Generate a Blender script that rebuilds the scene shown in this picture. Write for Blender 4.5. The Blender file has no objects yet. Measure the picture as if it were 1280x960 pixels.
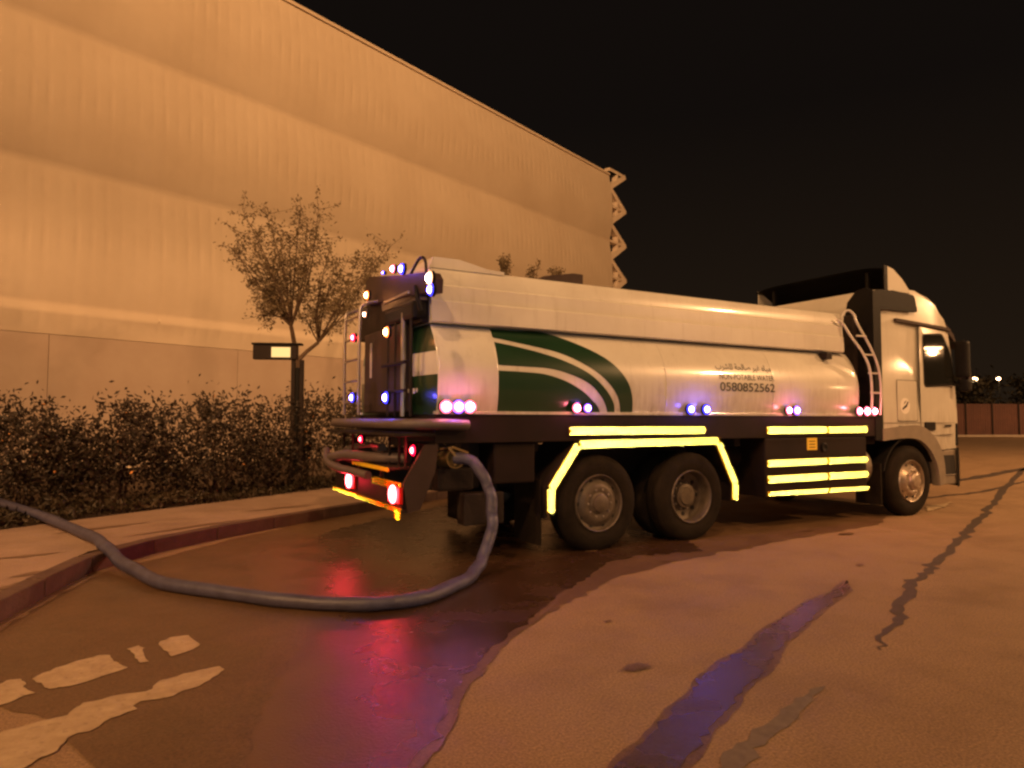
import bpy, bmesh, math, random
from mathutils import Vector, Matrix
random.seed(7)
SC = bpy.context.scene
COL = SC.collection
R = math.radians

# ------------------------------------------------------------------ camera
CP = Vector((-4.473, -7.362, 1.448)); YAW, PIT, ROL, FPX = .504, .0494, .0025, 856.5
_F = Vector((math.sin(YAW)*math.cos(PIT), math.cos(YAW)*math.cos(PIT), math.sin(PIT)))
_R = Vector((math.cos(YAW), -math.sin(YAW), 0)); _U = _R.cross(_F)
_R2 = _R*math.cos(ROL)+_U*math.sin(ROL); _U2 = _U*math.cos(ROL)-_R*math.sin(ROL)
cd = bpy.data.cameras.new('camera'); cam = bpy.data.objects.new('camera', cd); COL.objects.link(cam)
cam.matrix_world = Matrix(((_R2.x, _U2.x, -_F.x, CP.x), (_R2.y, _U2.y, -_F.y, CP.y), (_R2.z, _U2.z, -_F.z, CP.z), (0, 0, 0, 1)))
cd.sensor_width = 36; cd.sensor_fit = 'HORIZONTAL'; cd.lens = 36*FPX/1280; cd.clip_start = .05; cd.clip_end = 2000
SC.camera = cam

# ------------------------------------------------------------------ night sky, view
w = bpy.data.worlds.new('World'); SC.world = w; w.use_nodes = True
wn = w.node_tree; bg = wn.nodes['Background']
bg.inputs[1].default_value = 1.0
_tc = wn.nodes.new('ShaderNodeTexCoord'); _sx = wn.nodes.new('ShaderNodeSeparateXYZ'); _cr = wn.nodes.new('ShaderNodeValToRGB')   # town glow: warm at the horizon, near black overhead
wn.links.new(_tc.outputs['Generated'], _sx.inputs[0]); wn.links.new(_sx.outputs['Z'], _cr.inputs[0]); wn.links.new(_cr.outputs[0], bg.inputs[0])
_cr.color_ramp.elements[0].position = 0; _cr.color_ramp.elements[0].color = (.016, .0095, .005, 1)
_cr.color_ramp.elements[1].position = .4; _cr.color_ramp.elements[1].color = (.0055, .0038, .003, 1)
SC.view_settings.view_transform = 'Standard'; SC.view_settings.look = 'None'
SC.view_settings.exposure = 0; SC.view_settings.gamma = 1
SC.render.engine = 'CYCLES'
SC.cycles.use_denoising = True
SC.cycles.filter_width = 2.5
SC.cycles.blur_glossy = 0
SC.cycles.max_bounces = 8
SC.cycles.sample_clamp_indirect = 60

SODIUM = (1.0, .51, .21)

# ------------------------------------------------------------------ materials
def mat(name, base, rough=.6, metal=0, **k):
    m = bpy.data.materials.new(name); m.use_nodes = True
    nt = m.node_tree; p = nt.nodes['Principled BSDF']
    p.inputs['Base Color'].default_value = (*base, 1); p.inputs['Roughness'].default_value = rough
    p.inputs['Metallic'].default_value = metal
    if 'coat' in k: p.inputs['Coat Weight'].default_value = k['coat']; p.inputs['Coat Roughness'].default_value = k.get('cr', .05)
    if 'emit' in k:
        p.inputs['Emission Color'].default_value = (*k['emit'], 1); p.inputs['Emission Strength'].default_value = k['es']
    if 'var' in k:      # colour variation by noise: var = (scale, amount, second colour)
        sc, c2 = k['var']
        tc = nt.nodes.new('ShaderNodeTexCoord'); n = nt.nodes.new('ShaderNodeTexNoise'); n.inputs['Scale'].default_value = sc
        n.inputs['Detail'].default_value = 8; n.inputs['Roughness'].default_value = .65
        r = nt.nodes.new('ShaderNodeValToRGB'); r.color_ramp.elements[0].position = .32; r.color_ramp.elements[1].position = .7
        r.color_ramp.elements[0].color = (*base, 1); r.color_ramp.elements[1].color = (*c2, 1)
        nt.links.new(tc.outputs['Object'], n.inputs['Vector']); nt.links.new(n.outputs['Fac'], r.inputs[0]); nt.links.new(r.outputs[0], p.inputs['Base Color'])
        if 'rv' in k:
            mr = nt.nodes.new('ShaderNodeMapRange'); mr.inputs['To Min'].default_value = rough-k['rv']; mr.inputs['To Max'].default_value = rough+k['rv']
            nt.links.new(n.outputs['Fac'], mr.inputs['Value']); nt.links.new(mr.outputs[0], p.inputs['Roughness'])
    if 'bump' in k:
        sc, st = k['bump'][:2]
        tc = nt.nodes.new('ShaderNodeTexCoord'); n = nt.nodes.new('ShaderNodeTexNoise'); n.inputs['Scale'].default_value = sc; n.inputs['Detail'].default_value = 6
        b = nt.nodes.new('ShaderNodeBump'); b.inputs['Strength'].default_value = st; b.inputs['Distance'].default_value = k['bump'][2] if len(k['bump']) > 2 else .02
        nt.links.new(tc.outputs['Object'], n.inputs['Vector']); nt.links.new(n.outputs['Fac'], b.inputs['Height']); nt.links.new(b.outputs[0], p.inputs['Normal'])
    return m
M = {}
def matt(*a, **k):
    m = mat(*a, **k); m.node_tree.nodes['Principled BSDF'].inputs['Specular IOR Level'].default_value = .12; return m
M['paint'] = mat('white_paint', (.62, .60, .53), .3, coat=.6, cr=.09, var=(1.3, (.52, .49, .43)), rv=.05)
def grime(m, z0, z1):
    nt = m.node_tree; L = nt.links.new; p = nt.nodes['Principled BSDF']; src = p.inputs['Base Color'].links[0].from_socket
    tc = nt.nodes.new('ShaderNodeTexCoord'); mp = nt.nodes.new('ShaderNodeMapping'); mp.inputs['Scale'].default_value = (7, 7, .55); L(tc.outputs['Object'], mp.inputs[0])
    n = nt.nodes.new('ShaderNodeTexNoise'); n.inputs['Scale'].default_value = 2.2; n.inputs['Detail'].default_value = 7; n.inputs['Roughness'].default_value = .7; L(mp.outputs[0], n.inputs['Vector'])
    n2 = nt.nodes.new('ShaderNodeTexNoise'); n2.inputs['Scale'].default_value = 5; n2.inputs['Detail'].default_value = 8; L(tc.outputs['Object'], n2.inputs['Vector'])
    sx = nt.nodes.new('ShaderNodeSeparateXYZ'); L(tc.outputs['Object'], sx.inputs[0])
    mr = nt.nodes.new('ShaderNodeMapRange'); mr.inputs['From Min'].default_value = z0; mr.inputs['From Max'].default_value = z1; mr.inputs['To Min'].default_value = .30; mr.inputs['To Max'].default_value = .0; L(sx.outputs['Z'], mr.inputs['Value'])
    ad = nt.nodes.new('ShaderNodeMath'); ad.operation = 'ADD'; L(n.outputs['Fac'], ad.inputs[0]); L(mr.outputs[0], ad.inputs[1])
    r = nt.nodes.new('ShaderNodeValToRGB'); r.color_ramp.elements[0].position = .55; r.color_ramp.elements[1].position = .95; L(ad.outputs[0], r.inputs[0])
    mu = nt.nodes.new('ShaderNodeMath'); mu.operation = 'MULTIPLY'; L(r.outputs[0], mu.inputs[0]); L(n2.outputs['Fac'], mu.inputs[1])
    mx = nt.nodes.new('ShaderNodeMix'); mx.data_type = 'RGBA'; L(mu.outputs[0], mx.inputs[0]); L(src, mx.inputs[6]); mx.inputs[7].default_value = (.20, .15, .10, 1); L(mx.outputs[2], p.inputs['Base Color'])
grime(M['paint'], 1.48, 1.9)
M['green'] = mat('green_print', (.009, .036, .015), .3, coat=.5, cr=.1)
M['greentext'] = mat('lettering', (.05, .05, .035), .4)
M['cabpaint'] = mat('cab_paint', (.56, .53, .46), .32, coat=.6, cr=.08, var=(1.1, (.48, .45, .38)))
grime(M['cabpaint'], 1.1, 1.7)
M['trim'] = mat('beige_trim', (.22, .18, .135), .6, var=(4, (.16, .13, .10)))
M['black'] = matt('black_plastic', (.009, .008, .0075), .55, bump=(60, .15))
M['chassis'] = matt('chassis_paint', (.018, .013, .012), .6, var=(3, (.03, .022, .018)), bump=(30, .2))
M['panel'] = matt('skirt_paint', (.022, .014, .012), .5, var=(2.5, (.014, .010, .009)))
M['rearbox'] = matt('rear_cabinet_paint', (.055, .036, .032), .5, var=(3, (.035, .024, .02)))
M['rubber'] = matt('tyre_rubber', (.010, .0075, .0055), .85, var=(5, (.022, .016, .011)), bump=(40, .3))
M['rim'] = mat('rim_paint', (.14, .11, .08), .55, .3, var=(8, (.065, .05, .037)))
M['alu'] = mat('polished_wheel', (.5, .42, .33), .4, .7, var=(9, (.28, .22, .17)))
M['dark'] = mat('dark_hole', (.01, .008, .007), .8)
M['glass'] = mat('cab_glass', (.012, .012, .01), .03, coat=1, cr=.02)
M['metal'] = mat('grey_steel', (.28, .25, .22), .4, .6)
M['hose'] = mat('blue_grey_hose', (.085, .085, .15), .42, var=(7, (.045, .04, .07)), bump=(60, .2))
M['greyhose'] = mat('grey_suction_hose', (.11, .085, .078), .5, var=(5, (.075, .058, .055)))
M['brass'] = mat('brass_coupling', (.35, .25, .11), .4, .7)
M['yellow'] = mat('yellow_tape', (.85, .55, .02), .4)
M['yellowlabel'] = mat('yellow_label', (.8, .55, .05), .5)
M['redlens'] = mat('red_lens', (.6, .01, .01), .2)
M['whiteprint'] = mat('white_sticker', (.7, .66, .6), .5)
def led(name, c, s): return mat(name, (.02, .02, .02), .4, emit=c, es=s)
for k_, c_ in (('lp', (1, .12, .2)), ('lv', (.25, .08, 1)), ('lb', (.03, .03, 1)), ('lr', (1, .0, .03)), ('la', (1, .2, .04)), ('lw', (1, .4, .2)), ('lt', (1, .0, .03))): M[k_+'rim'] = led('coloured_halo_ring', c_, 5)  # glowing ring round each lens, standing in for its halo
M['lp'] = led('pink_light', (1, .26, .32), 75)
M['lv'] = led('violet_light', (.32, .15, 1), 65)
M['lb'] = led('blue_light', (.11, .08, 1), 85)
M['lr'] = led('red_light', (1, .03, .06), 70)
M['la'] = led('amber_light', (1, .42, .16), 60)
M['lw'] = led('warm_light', (1, .72, .5), 50)
M['lt'] = led('tail_light', (1, .05, .055), 42)
M['ltdim'] = led('tail_light_rim', (1, .01, .02), 3.5)
M['lamp'] = led('sodium_lamp', SODIUM, 60)
M['farlamp'] = led('far_lamp', (1, .62, .3), 40)
M['signlit'] = led('lit_sign_panel', (1, .62, .22), 1.3)

# retroreflective film: mirror faces mixed with fluorescent yellow
m = bpy.data.materials.new('retroreflective_prism'); m.use_nodes = True; nt = m.node_tree
p = nt.nodes['Principled BSDF']; p.inputs['Base Color'].default_value = (.985, .94, .50, 1); p.inputs['Metallic'].default_value = 1; p.inputs['Roughness'].default_value = .105
d = nt.nodes.new('ShaderNodeBsdfDiffuse'); d.inputs[0].default_value = (.85, .6, .03, 1)
mx = nt.nodes.new('ShaderNodeMixShader'); mx.inputs[0].default_value = .12
nt.links.new(p.outputs[0], mx.inputs[1]); nt.links.new(d.outputs[0], mx.inputs[2]); nt.links.new(mx.outputs[0], nt.nodes['Material Output'].inputs[0])
M['retro'] = m
m2 = m.copy(); m2.name = 'yellow_retroreflective_prism'; m2.node_tree.nodes['Principled BSDF'].inputs['Base Color'].default_value = (.97, .84, .22, 1); M['retroy'] = m2

# asphalt
def asphalt(name, c1, c2, r0, r1, grain=.5, speck=1):
    m = bpy.data.materials.new(name); m.use_nodes = True; nt = m.node_tree; L = nt.links.new; p = nt.nodes['Principled BSDF']
    tc = nt.nodes.new('ShaderNodeTexCoord')
    def noise(s, det=8, rg=.6):
        n = nt.nodes.new('ShaderNodeTexNoise'); n.inputs['Scale'].default_value = s; n.inputs['Detail'].default_value = det; n.inputs['Roughness'].default_value = rg
        L(tc.outputs['Object'], n.inputs['Vector']); return n
    big = noise(.35); mid = noise(2.3); fine = noise(70, 3)
    r = nt.nodes.new('ShaderNodeValToRGB'); r.color_ramp.elements[0].position = .3; r.color_ramp.elements[1].position = .72
    r.color_ramp.elements[0].color = (*c1, 1); r.color_ramp.elements[1].color = (*c2, 1)
    a = nt.nodes.new('ShaderNodeMix'); a.inputs[0].default_value = .45; L(big.outputs['Fac'], a.inputs[2]); L(mid.outputs['Fac'], a.inputs[3]); L(a.outputs[0], r.inputs[0])
    mm = nt.nodes.new('ShaderNodeMix'); mm.data_type = 'RGBA'; mm.blend_type = 'MULTIPLY'; mm.inputs[0].default_value = .7*speck
    fr = nt.nodes.new('ShaderNodeValToRGB'); fr.color_ramp.elements[0].position = .3; fr.color_ramp.elements[0].color = (.45, .45, .45, 1); fr.color_ramp.elements[1].position = .62; fr.color_ramp.elements[1].color = (1.25, 1.25, 1.25, 1)
    L(fine.outputs['Fac'], fr.inputs[0]); L(r.outputs[0], mm.inputs[6]); L(fr.outputs[0], mm.inputs[7]); L(mm.outputs[2], p.inputs['Base Color'])
    vo = nt.nodes.new('ShaderNodeTexVoronoi'); vo.inputs['Scale'].default_value = 95; L(tc.outputs['Object'], vo.inputs['Vector'])
    vr = nt.nodes.new('ShaderNodeValToRGB'); vr.color_ramp.elements[0].position = .0; vr.color_ramp.elements[0].color = (1.35, 1.3, 1.2, 1); vr.color_ramp.elements[1].position = .5; vr.color_ramp.elements[1].color = (.8, .8, .8, 1)
    L(vo.outputs['Distance'], vr.inputs[0]); m3 = nt.nodes.new('ShaderNodeMix'); m3.data_type = 'RGBA'; m3.blend_type = 'MULTIPLY'; m3.inputs[0].default_value = .6*speck; L(mm.outputs[2], m3.inputs[6]); L(vr.outputs[0], m3.inputs[7])
    pz = noise(.9, 10, .7); pr = nt.nodes.new('ShaderNodeValToRGB'); pr.color_ramp.elements[0].position = .40; pr.color_ramp.elements[0].color = (.72, .70, .68, 1); pr.color_ramp.elements[1].position = .52; pr.color_ramp.elements[1].color = (1, 1, 1, 1)
    L(pz.outputs['Fac'], pr.inputs[0]); m4 = nt.nodes.new('ShaderNodeMix'); m4.data_type = 'RGBA'; m4.blend_type = 'MULTIPLY'; m4.inputs[0].default_value = .55; L(m3.outputs[2], m4.inputs[6]); L(pr.outputs[0], m4.inputs[7]); L(m4.outputs[2], p.inputs['Base Color'])
    mr = nt.nodes.new('ShaderNodeMapRange'); mr.inputs['To Min'].default_value = r0; mr.inputs['To Max'].default_value = r1; mr.inputs['From Min'].default_value = .3; mr.inputs['From Max'].default_value = .7
    L(mid.outputs['Fac'], mr.inputs['Value']); L(mr.outputs[0], p.inputs['Roughness'])
    b = nt.nodes.new('ShaderNodeBump'); b.inputs['Strength'].default_value = grain; b.inputs['Distance'].default_value = .006
    L(fine.outputs['Fac'], b.inputs['Height']); L(b.outputs[0], p.inputs['Normal'])
    return m
M['asphalt'] = asphalt('asphalt', (.275, .175, .095), (.365, .235, .13), .55, .85)
M['wet'] = asphalt('wet_asphalt', (.045, .024, .012), (.075, .04, .021), .15, .34, .5)
M['damp'] = asphalt('damp_asphalt', (.12, .068, .034), (.19, .11, .055), .34, .55, .4)
M['sidewalk'] = asphalt('sidewalk_paving', (.30, .20, .145), (.44, .31, .23), .6, .9, .3, .5)
M['walkstain'] = asphalt('damp_paving', (.16, .095, .06), (.24, .15, .095), .5, .7, .3, .5)
M['kerb'] = mat('kerb_concrete', (.085, .045, .034), .8, var=(5, (.13, .075, .055)), bump=(25, .4))
M['soil'] = mat('soil', (.05, .032, .02), .95, var=(6, (.10, .06, .035)), bump=(12, .8, .05))
M['marking'] = mat('worn_marking', (.50, .38, .23), .75, var=(9, (.36, .26, .15)), bump=(50, .2))
nt = M['marking'].node_tree; p = nt.nodes['Principled BSDF']; src = p.inputs['Base Color'].links[0].from_socket
tc = nt.nodes.new('ShaderNodeTexCoord'); n = nt.nodes.new('ShaderNodeTexNoise'); n.inputs['Scale'].default_value = 26; n.inputs['Detail'].default_value = 9; n.inputs['Roughness'].default_value = .75
r = nt.nodes.new('ShaderNodeValToRGB'); r.color_ramp.elements[0].position = .54; r.color_ramp.elements[1].position = .78
mx = nt.nodes.new('ShaderNodeMix'); mx.data_type = 'RGBA'; mx.inputs[7].default_value = (.17, .115, .075, 1)
nt.links.new(tc.outputs['Object'], n.inputs['Vector']); nt.links.new(n.outputs['Fac'], r.inputs[0]); nt.links.new(r.outputs[0], mx.inputs[0]); nt.links.new(src, mx.inputs[6]); nt.links.new(mx.outputs[2], p.inputs['Base Color'])
M['faint'] = mat('faint_marking', (.19, .145, .11), .8, var=(14, (.12, .09, .07)))
M['stain'] = mat('tar_stain', (.055, .038, .03), .6, var=(10, (.085, .06, .045)))
M['cladding'] = mat('cladding_fabric', (.63, .53, .41), .85, var=(.3, (.54, .44, .33)))
M['wallpanel'] = mat('base_wall_panel', (.42, .33, .26), .75, var=(.6, (.36, .27, .21)))
M['lattice'] = mat('lattice_steel', (.80, .68, .54), .6, var=(1.5, (.68, .56, .44)))
M['fencered'] = mat('site_fence_board', (.16, .07, .05), .8, var=(1, (.11, .05, .04)))
M['farkerb'] = mat('pale_kerb', (.5, .42, .33), .8, var=(2, (.38, .3, .22)))
M['bark'] = mat('bark', (.12, .075, .045), .9, var=(9, (.07, .045, .03)), bump=(30, .6))
def leafmat(n, a, b):
    m = mat(n, a, .6, var=(2.2, b))
    p = m.node_tree.nodes['Principled BSDF']
    if 'Subsurface Weight' in p.inputs: pass
    return m
M['leaf'] = leafmat('tree_leaf', (.11, .082, .042), (.17, .12, .062))
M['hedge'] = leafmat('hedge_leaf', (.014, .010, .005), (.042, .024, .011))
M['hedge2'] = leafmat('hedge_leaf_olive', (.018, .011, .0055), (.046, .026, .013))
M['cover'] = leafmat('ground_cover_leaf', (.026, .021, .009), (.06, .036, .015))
M['darkleaf'] = leafmat('far_leaf', (.03, .026, .012), (.05, .04, .02))
M['flower'] = mat('orange_flower', (.7, .3, .08), .7)
M['flower2'] = mat('pale_flower', (.6, .5, .35), .7)
M['pole'] = mat('lamp_pole', (.35, .33, .3), .5, .5)

# ------------------------------------------------------------------ helpers
def link(name, me, m=None, parent=None):
    o = bpy.data.objects.new(name, me); COL.objects.link(o)
    if m is not None:
        if isinstance(m, (list, tuple)):
            for k in m: me.materials.append(k)
        else: me.materials.append(m)
    if parent: o.parent = parent
    return o
def fin(name, bm, m, parent=None, smooth=False, sharp=None):
    me = bpy.data.meshes.new(name)
    bmesh.ops.recalc_face_normals(bm, faces=bm.faces)
    bm.to_mesh(me); bm.free()
    if smooth:
        for f in me.polygons: f.use_smooth = True
        me.set_sharp_from_angle(angle=R(sharp or 40))
    return link(name, me, m, parent)
def tag(o, label=None, cat=None, group=None, kind=None):
    if label: o['label'] = label
    if cat: o['category'] = cat
    if group: o['group'] = group
    if kind: o['kind'] = kind
    return o
def empty(name, loc, label, cat, group=None, rz=0):
    o = bpy.data.objects.new(name, None); COL.objects.link(o); o.location = loc; o.rotation_euler.z = rz
    return tag(o, label, cat, group)
def box(bm, x0, x1, y0, y1, z0, z1, bev=0):
    vs = [bm.verts.new((x, y, z)) for x in (x0, x1) for y in (y0, y1) for z in (z0, z1)]
    fs = [(0, 1, 3, 2), (4, 6, 7, 5), (0, 4, 5, 1), (2, 3, 7, 6), (0, 2, 6, 4), (1, 5, 7, 3)]
    ff = [bm.faces.new([vs[i] for i in f]) for f in fs]
    if bev: bmesh.ops.bevel(bm, geom=list({e for f in ff for e in f.edges}), offset=bev, segments=2, affect='EDGES', profile=.6)
    return ff
def B(name, m, parent, *a, bev=.008):
    o = None
    for q in (a if isinstance(a[0], (tuple, list)) else [a]):
        bm = bmesh.new(); box(bm, *q, bev=bev); o = fin(name, bm, m, parent)
    return o
def tube(bm, pts, r, n=10, cap=True):
    pts = [Vector(p) for p in pts]; rings = []
    up = None
    for i, p in enumerate(pts):
        t = (pts[min(i+1, len(pts)-1)]-pts[max(i-1, 0)]).normalized()
        if up is None:
            up = Vector((0, 0, 1)) if abs(t.z) < .9 else Vector((1, 0, 0))
        up = (up-t*up.dot(t)).normalized(); s = t.cross(up)
        rr = r[i] if isinstance(r, (list, tuple)) else r
        rings.append([bm.verts.new(p+(up*math.cos(2*math.pi*k/n)+s*math.sin(2*math.pi*k/n))*rr) for k in range(n)])
    for a, b in zip(rings, rings[1:]):
        for k in range(n): bm.faces.new((a[k], a[(k+1) % n], b[(k+1) % n], b[k]))
    if cap: bm.faces.new(rings[0][::-1]); bm.faces.new(rings[-1])
def T(name, m, parent, pts, r, n=10):
    bm = bmesh.new(); tube(bm, pts, r, n); return fin(name, bm, m, parent, True)
def smoothline(pts, k=8):
    pts = [Vector(p) for p in pts]; out = []
    for i in range(len(pts)-1):
        a, b, c, d = pts[max(i-1, 0)], pts[i], pts[i+1], pts[min(i+2, len(pts)-1)]
        for j in range(k):
            t = j/k
            out.append(.5*((2*b)+(c-a)*t+(2*a-5*b+4*c-d)*t*t+(3*b-a-3*c+d)*t**3))
    out.append(pts[-1]); return out
def lathe(bm, prof, n=40, c=(0, 0, 0)):       # profile of (axial, radius), revolved about Y
    rings = []
    for (a, r) in prof:
        rings.append([bm.verts.new((c[0]+r*math.cos(2*math.pi*k/n), c[1]+a, c[2]+r*math.sin(2*math.pi*k/n))) for k in range(n)] if r > 1e-5 else [bm.verts.new((c[0], c[1]+a, c[2]))])
    for a, b in zip(rings, rings[1:]):
        for k in range(n):
            if len(a) == 1 and len(b) == 1: continue
            if len(a) == 1: bm.faces.new((a[0], b[k], b[(k+1) % n]))
            elif len(b) == 1: bm.faces.new((a[k], a[(k+1) % n], b[0]))
            else: bm.faces.new((a[k], a[(k+1) % n], b[(k+1) % n], b[k]))
def poly(bm, pts, th, axis=1):     # extrude polygon in plane perpendicular to axis; pts 2D, th=(v0,v1)
    def P(a, b, v): return (a, v, b) if axis == 1 else ((v, a, b) if axis == 0 else (a, b, v))
    lo = [bm.verts.new(P(a, b, th[0])) for a, b in pts]; hi = [bm.verts.new(P(a, b, th[1])) for a, b in pts]
    f = [bm.faces.new(lo), bm.faces.new(hi[::-1])]
    for i in range(len(pts)): f.append(bm.faces.new((lo[i], lo[(i+1) % len(pts)], hi[(i+1) % len(pts)], hi[i])))
    return f
def ray(px, py): return _F+_R2*((px-640)/FPX)-_U2*((py-480)/FPX)
def onx(px, py, X):
    d = ray(px, py); return CP+d*((X-CP.x)/d.x)
def ony(px, py, Y):
    d = ray(px, py); return CP+d*((Y-CP.y)/d.y)
def ong(px, py, z=0):
    d = ray(px, py); return CP+d*((z-CP.z)/d.z)
def jagged(pts, amp=.03, step=.07, closed=True, z=None, seed=1):
    rnd = random.Random(seed); out = []; n = len(pts)
    for i in range(n if closed else n-1):
        a, b = Vector(pts[i]), Vector(pts[(i+1) % n]); L = (b-a).length; k = max(1, int(L/step)); nr = Vector((-(b-a).y, (b-a).x, 0)).normalized() if L > 0 else Vector()
        for j in range(k):
            p = a+(b-a)*(j/k)
            if j: p += nr*rnd.gauss(0, amp)
            out.append(p)
    return out
def sheet(name, pts, z, m, parent=None):
    bm = bmesh.new(); vs = [bm.verts.new((p[0], p[1], z)) for p in pts]; f = bm.faces.new(vs)
    bmesh.ops.triangulate(bm, faces=[f]); o = fin(name, bm, m, parent)
    me = o.data
    if me.polygons and sum(q.normal.z for q in me.polygons) < 0: me.flip_normals()
    return o

# ------------------------------------------------------------------ street lamps that light the place (all stand behind or beside the camera, or far off; some are added for their light)
def street_lamp(loc, h, aim, power, label, arm=1.6, head=True, size=.22, group='street lamps along the road', k=1):
    t = empty('street_lamp', (loc[0], loc[1], 0), label, 'street lamp', group)
    a = Vector((math.cos(aim), math.sin(aim), 0))
    T('pole', M['pole'], t, [(0, 0, 0), (0, 0, h*.5), (0, 0, h)], [.11, .085, .06], 12)
    T('arm', M['pole'], t, smoothline([(0, 0, h-.05), a*arm*.45+Vector((0, 0, h+.18)), a*arm+Vector((0, 0, h+.2))], 5), .04, 8)
    c = a*(arm+.25)+Vector((0, 0, h+.2))
    bm = bmesh.new(); box(bm, -.38*k, .38*k, -.16*k, .16*k, .0, .11, bev=.04); bmesh.ops.rotate(bm, verts=bm.verts, cent=(0, 0, 0), matrix=Matrix.Rotation(aim, 3, 'Z')); bmesh.ops.translate(bm, verts=bm.verts, vec=c)
    lh = fin('lamp_head', bm, M['pole'], t)
    bm = bmesh.new(); box(bm, -.32*k, .32*k, -.13*k, .13*k, -.05-.1*(k-1), -.004, bev=.02); bmesh.ops.rotate(bm, verts=bm.verts, cent=(0, 0, 0), matrix=Matrix.Rotation(aim, 3, 'Z')); bmesh.ops.translate(bm, verts=bm.verts, vec=c)
    fin('lamp_glass', bm, M['lamp'], lh)
    l = bpy.data.lights.new('lamp_light', 'SPOT'); l.energy = power; l.color = SODIUM; l.shadow_soft_size = size; l.spot_size = R(174); l.spot_blend = .12
    lo = bpy.data.objects.new('lamp_light', l); COL.objects.link(lo); lo.parent = t; lo.location = c+Vector((0, 0, -.32))
    return t
_p = ony(1172, 436, -1.246); _d = (_p-CP).normalized(); _w = _p+Vector((_d.x, -_d.y, _d.z))*44
LP = [
    ((16.8, -14.5), 9, R(130), 7000, 'tall sodium street lamp on the road side ahead of the truck cab'),
    ((-24, -11), 9, R(40), 3600, 'tall sodium street lamp behind the camera to the left'),
    ((_w.x+1.2, _w.y+.9), _w.z-.1, R(216), 5000, 'shorter sodium street lamp far ahead that shows in the cab window'),
    ((-14.5, -3.5), 8, R(20), 2600, 'sodium street lamp added out of view on the pavement to the left'),  # unseen lamp added to brighten the left pavement and road
    ((25, -6), 9, R(100), 5200, 'sodium street lamp added out of view beside the road beyond the truck cab'),  # added out of view to brighten the road past the cab
    ((66, 6), 9, R(150), 9000, 'sodium street lamp beside the far end of the road'),
]
for i, a in enumerate(LP): street_lamp(*a, k=1.6 if i == 2 else 1)
def mast(loc, h, power, aimat, label):  # unseen masts, added to light the building wall evenly
    t = empty('added_floodlight_mast', (*loc, 0), label, 'light mast', 'added floodlight masts out of view across the road')
    T('pole', M['pole'], t, [(0, 0, 0), (0, 0, h)], [.28, .16], 12)
    B('crossbar', M['pole'], t, -1.1, 1.1, -.08, .08, h-.1, h+.1)
    for i in (-.8, 0, .8):
        f = B('floodlight', M['pole'], t, i-.28, i+.28, .08, .3, h+.1, h+.6)
        B('lens', M['lamp'], f, i-.23, i+.23, .302, .33, h+.15, h+.55, bev=.005)
    l = bpy.data.lights.new('lamp_light', 'SPOT'); l.energy = power; l.color = (1, .505, .20); l.shadow_soft_size = .6; l.spot_size = R(74); l.spot_blend = 1
    lo = bpy.data.objects.new('lamp_light', l); COL.objects.link(lo); lo.parent = t; lo.location = (0, .7, h+.35)
    d = Vector(aimat)-(Vector((*loc, h)))
    lo.rotation_euler = d.to_track_quat('-Z', 'Y').to_euler()
mast((-22, -22), 30, 50000, (0, 16, 11), 'unseen tall floodlight mast added behind the camera to the left')
mast((-3, -28), 30, 66000, (16, 21, 10), 'unseen tall floodlight mast added behind the camera to the right')
# camera flash of the phone, beside the lens: only the retroreflective tape returns it
l = bpy.data.lights.new('camera_flash', 'SPOT'); l.spot_size = R(62); l.spot_blend = .6; l.energy = 125; l.color = (1, .95, .85); l.shadow_soft_size = .03
fl = bpy.data.objects.new('camera_flash', l); COL.objects.link(fl); fl.location = CP+_R2*.02+_U2*.03-_F*.02; fl.rotation_euler = (_F+_R2*.2-_U2*.02).to_track_quat('-Z', 'Y').to_euler()

# ------------------------------------------------------------------ ground
bm = bmesh.new()
vs = [bm.verts.new(v) for v in ((-500, -500, 0), (500, -500, 0), (500, 500, 0), (-500, 500, 0))]; bm.faces.new(vs)
tag(fin('road', bm, M['asphalt']), kind='structure')

KERB = [(-9.5, -16), (-7.2, -7.6), (-6.15, -4.1), (-5.26, -1.33), (-4.98, -.42), (-4.69, .42), (-4.1, 1.05), (-3.26, 1.72), (-1.9, 2.6), (-.59, 3.4), (.6, 4.1), (3, 5.3), (8, 7.5), (16, 10.8), (40, 20.7), (62, 29.7)]
BED = [(-16, -8), (-9, .2), (-5.85, 2.4), (-4.5, 3.35), (-3.1, 4.2), (-1.4, 5.35), (.8, 6.6), (3.6, 7.9), (8, 9.7), (16, 13), (40, 22.9), (62, 31.9)]
# sidewalk: top surface between the kerb and the bed
kin = []
for i, p in enumerate(KERB):
    a, b = Vector(KERB[max(i-1, 0)]), Vector(KERB[min(i+1, len(KERB)-1)]); t = (b-a).normalized(); kin.append((p[0]-t.y*.15, p[1]+t.x*.15))
sheet('sidewalk', kin+BED[::-1], .146, M['sidewalk'])['kind'] = 'structure'
far = [(62, 60), (-60, 60), (-60, -8)]
sheet('planting_bed', BED+far, .15, M['soil'])['kind'] = 'structure'
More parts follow.
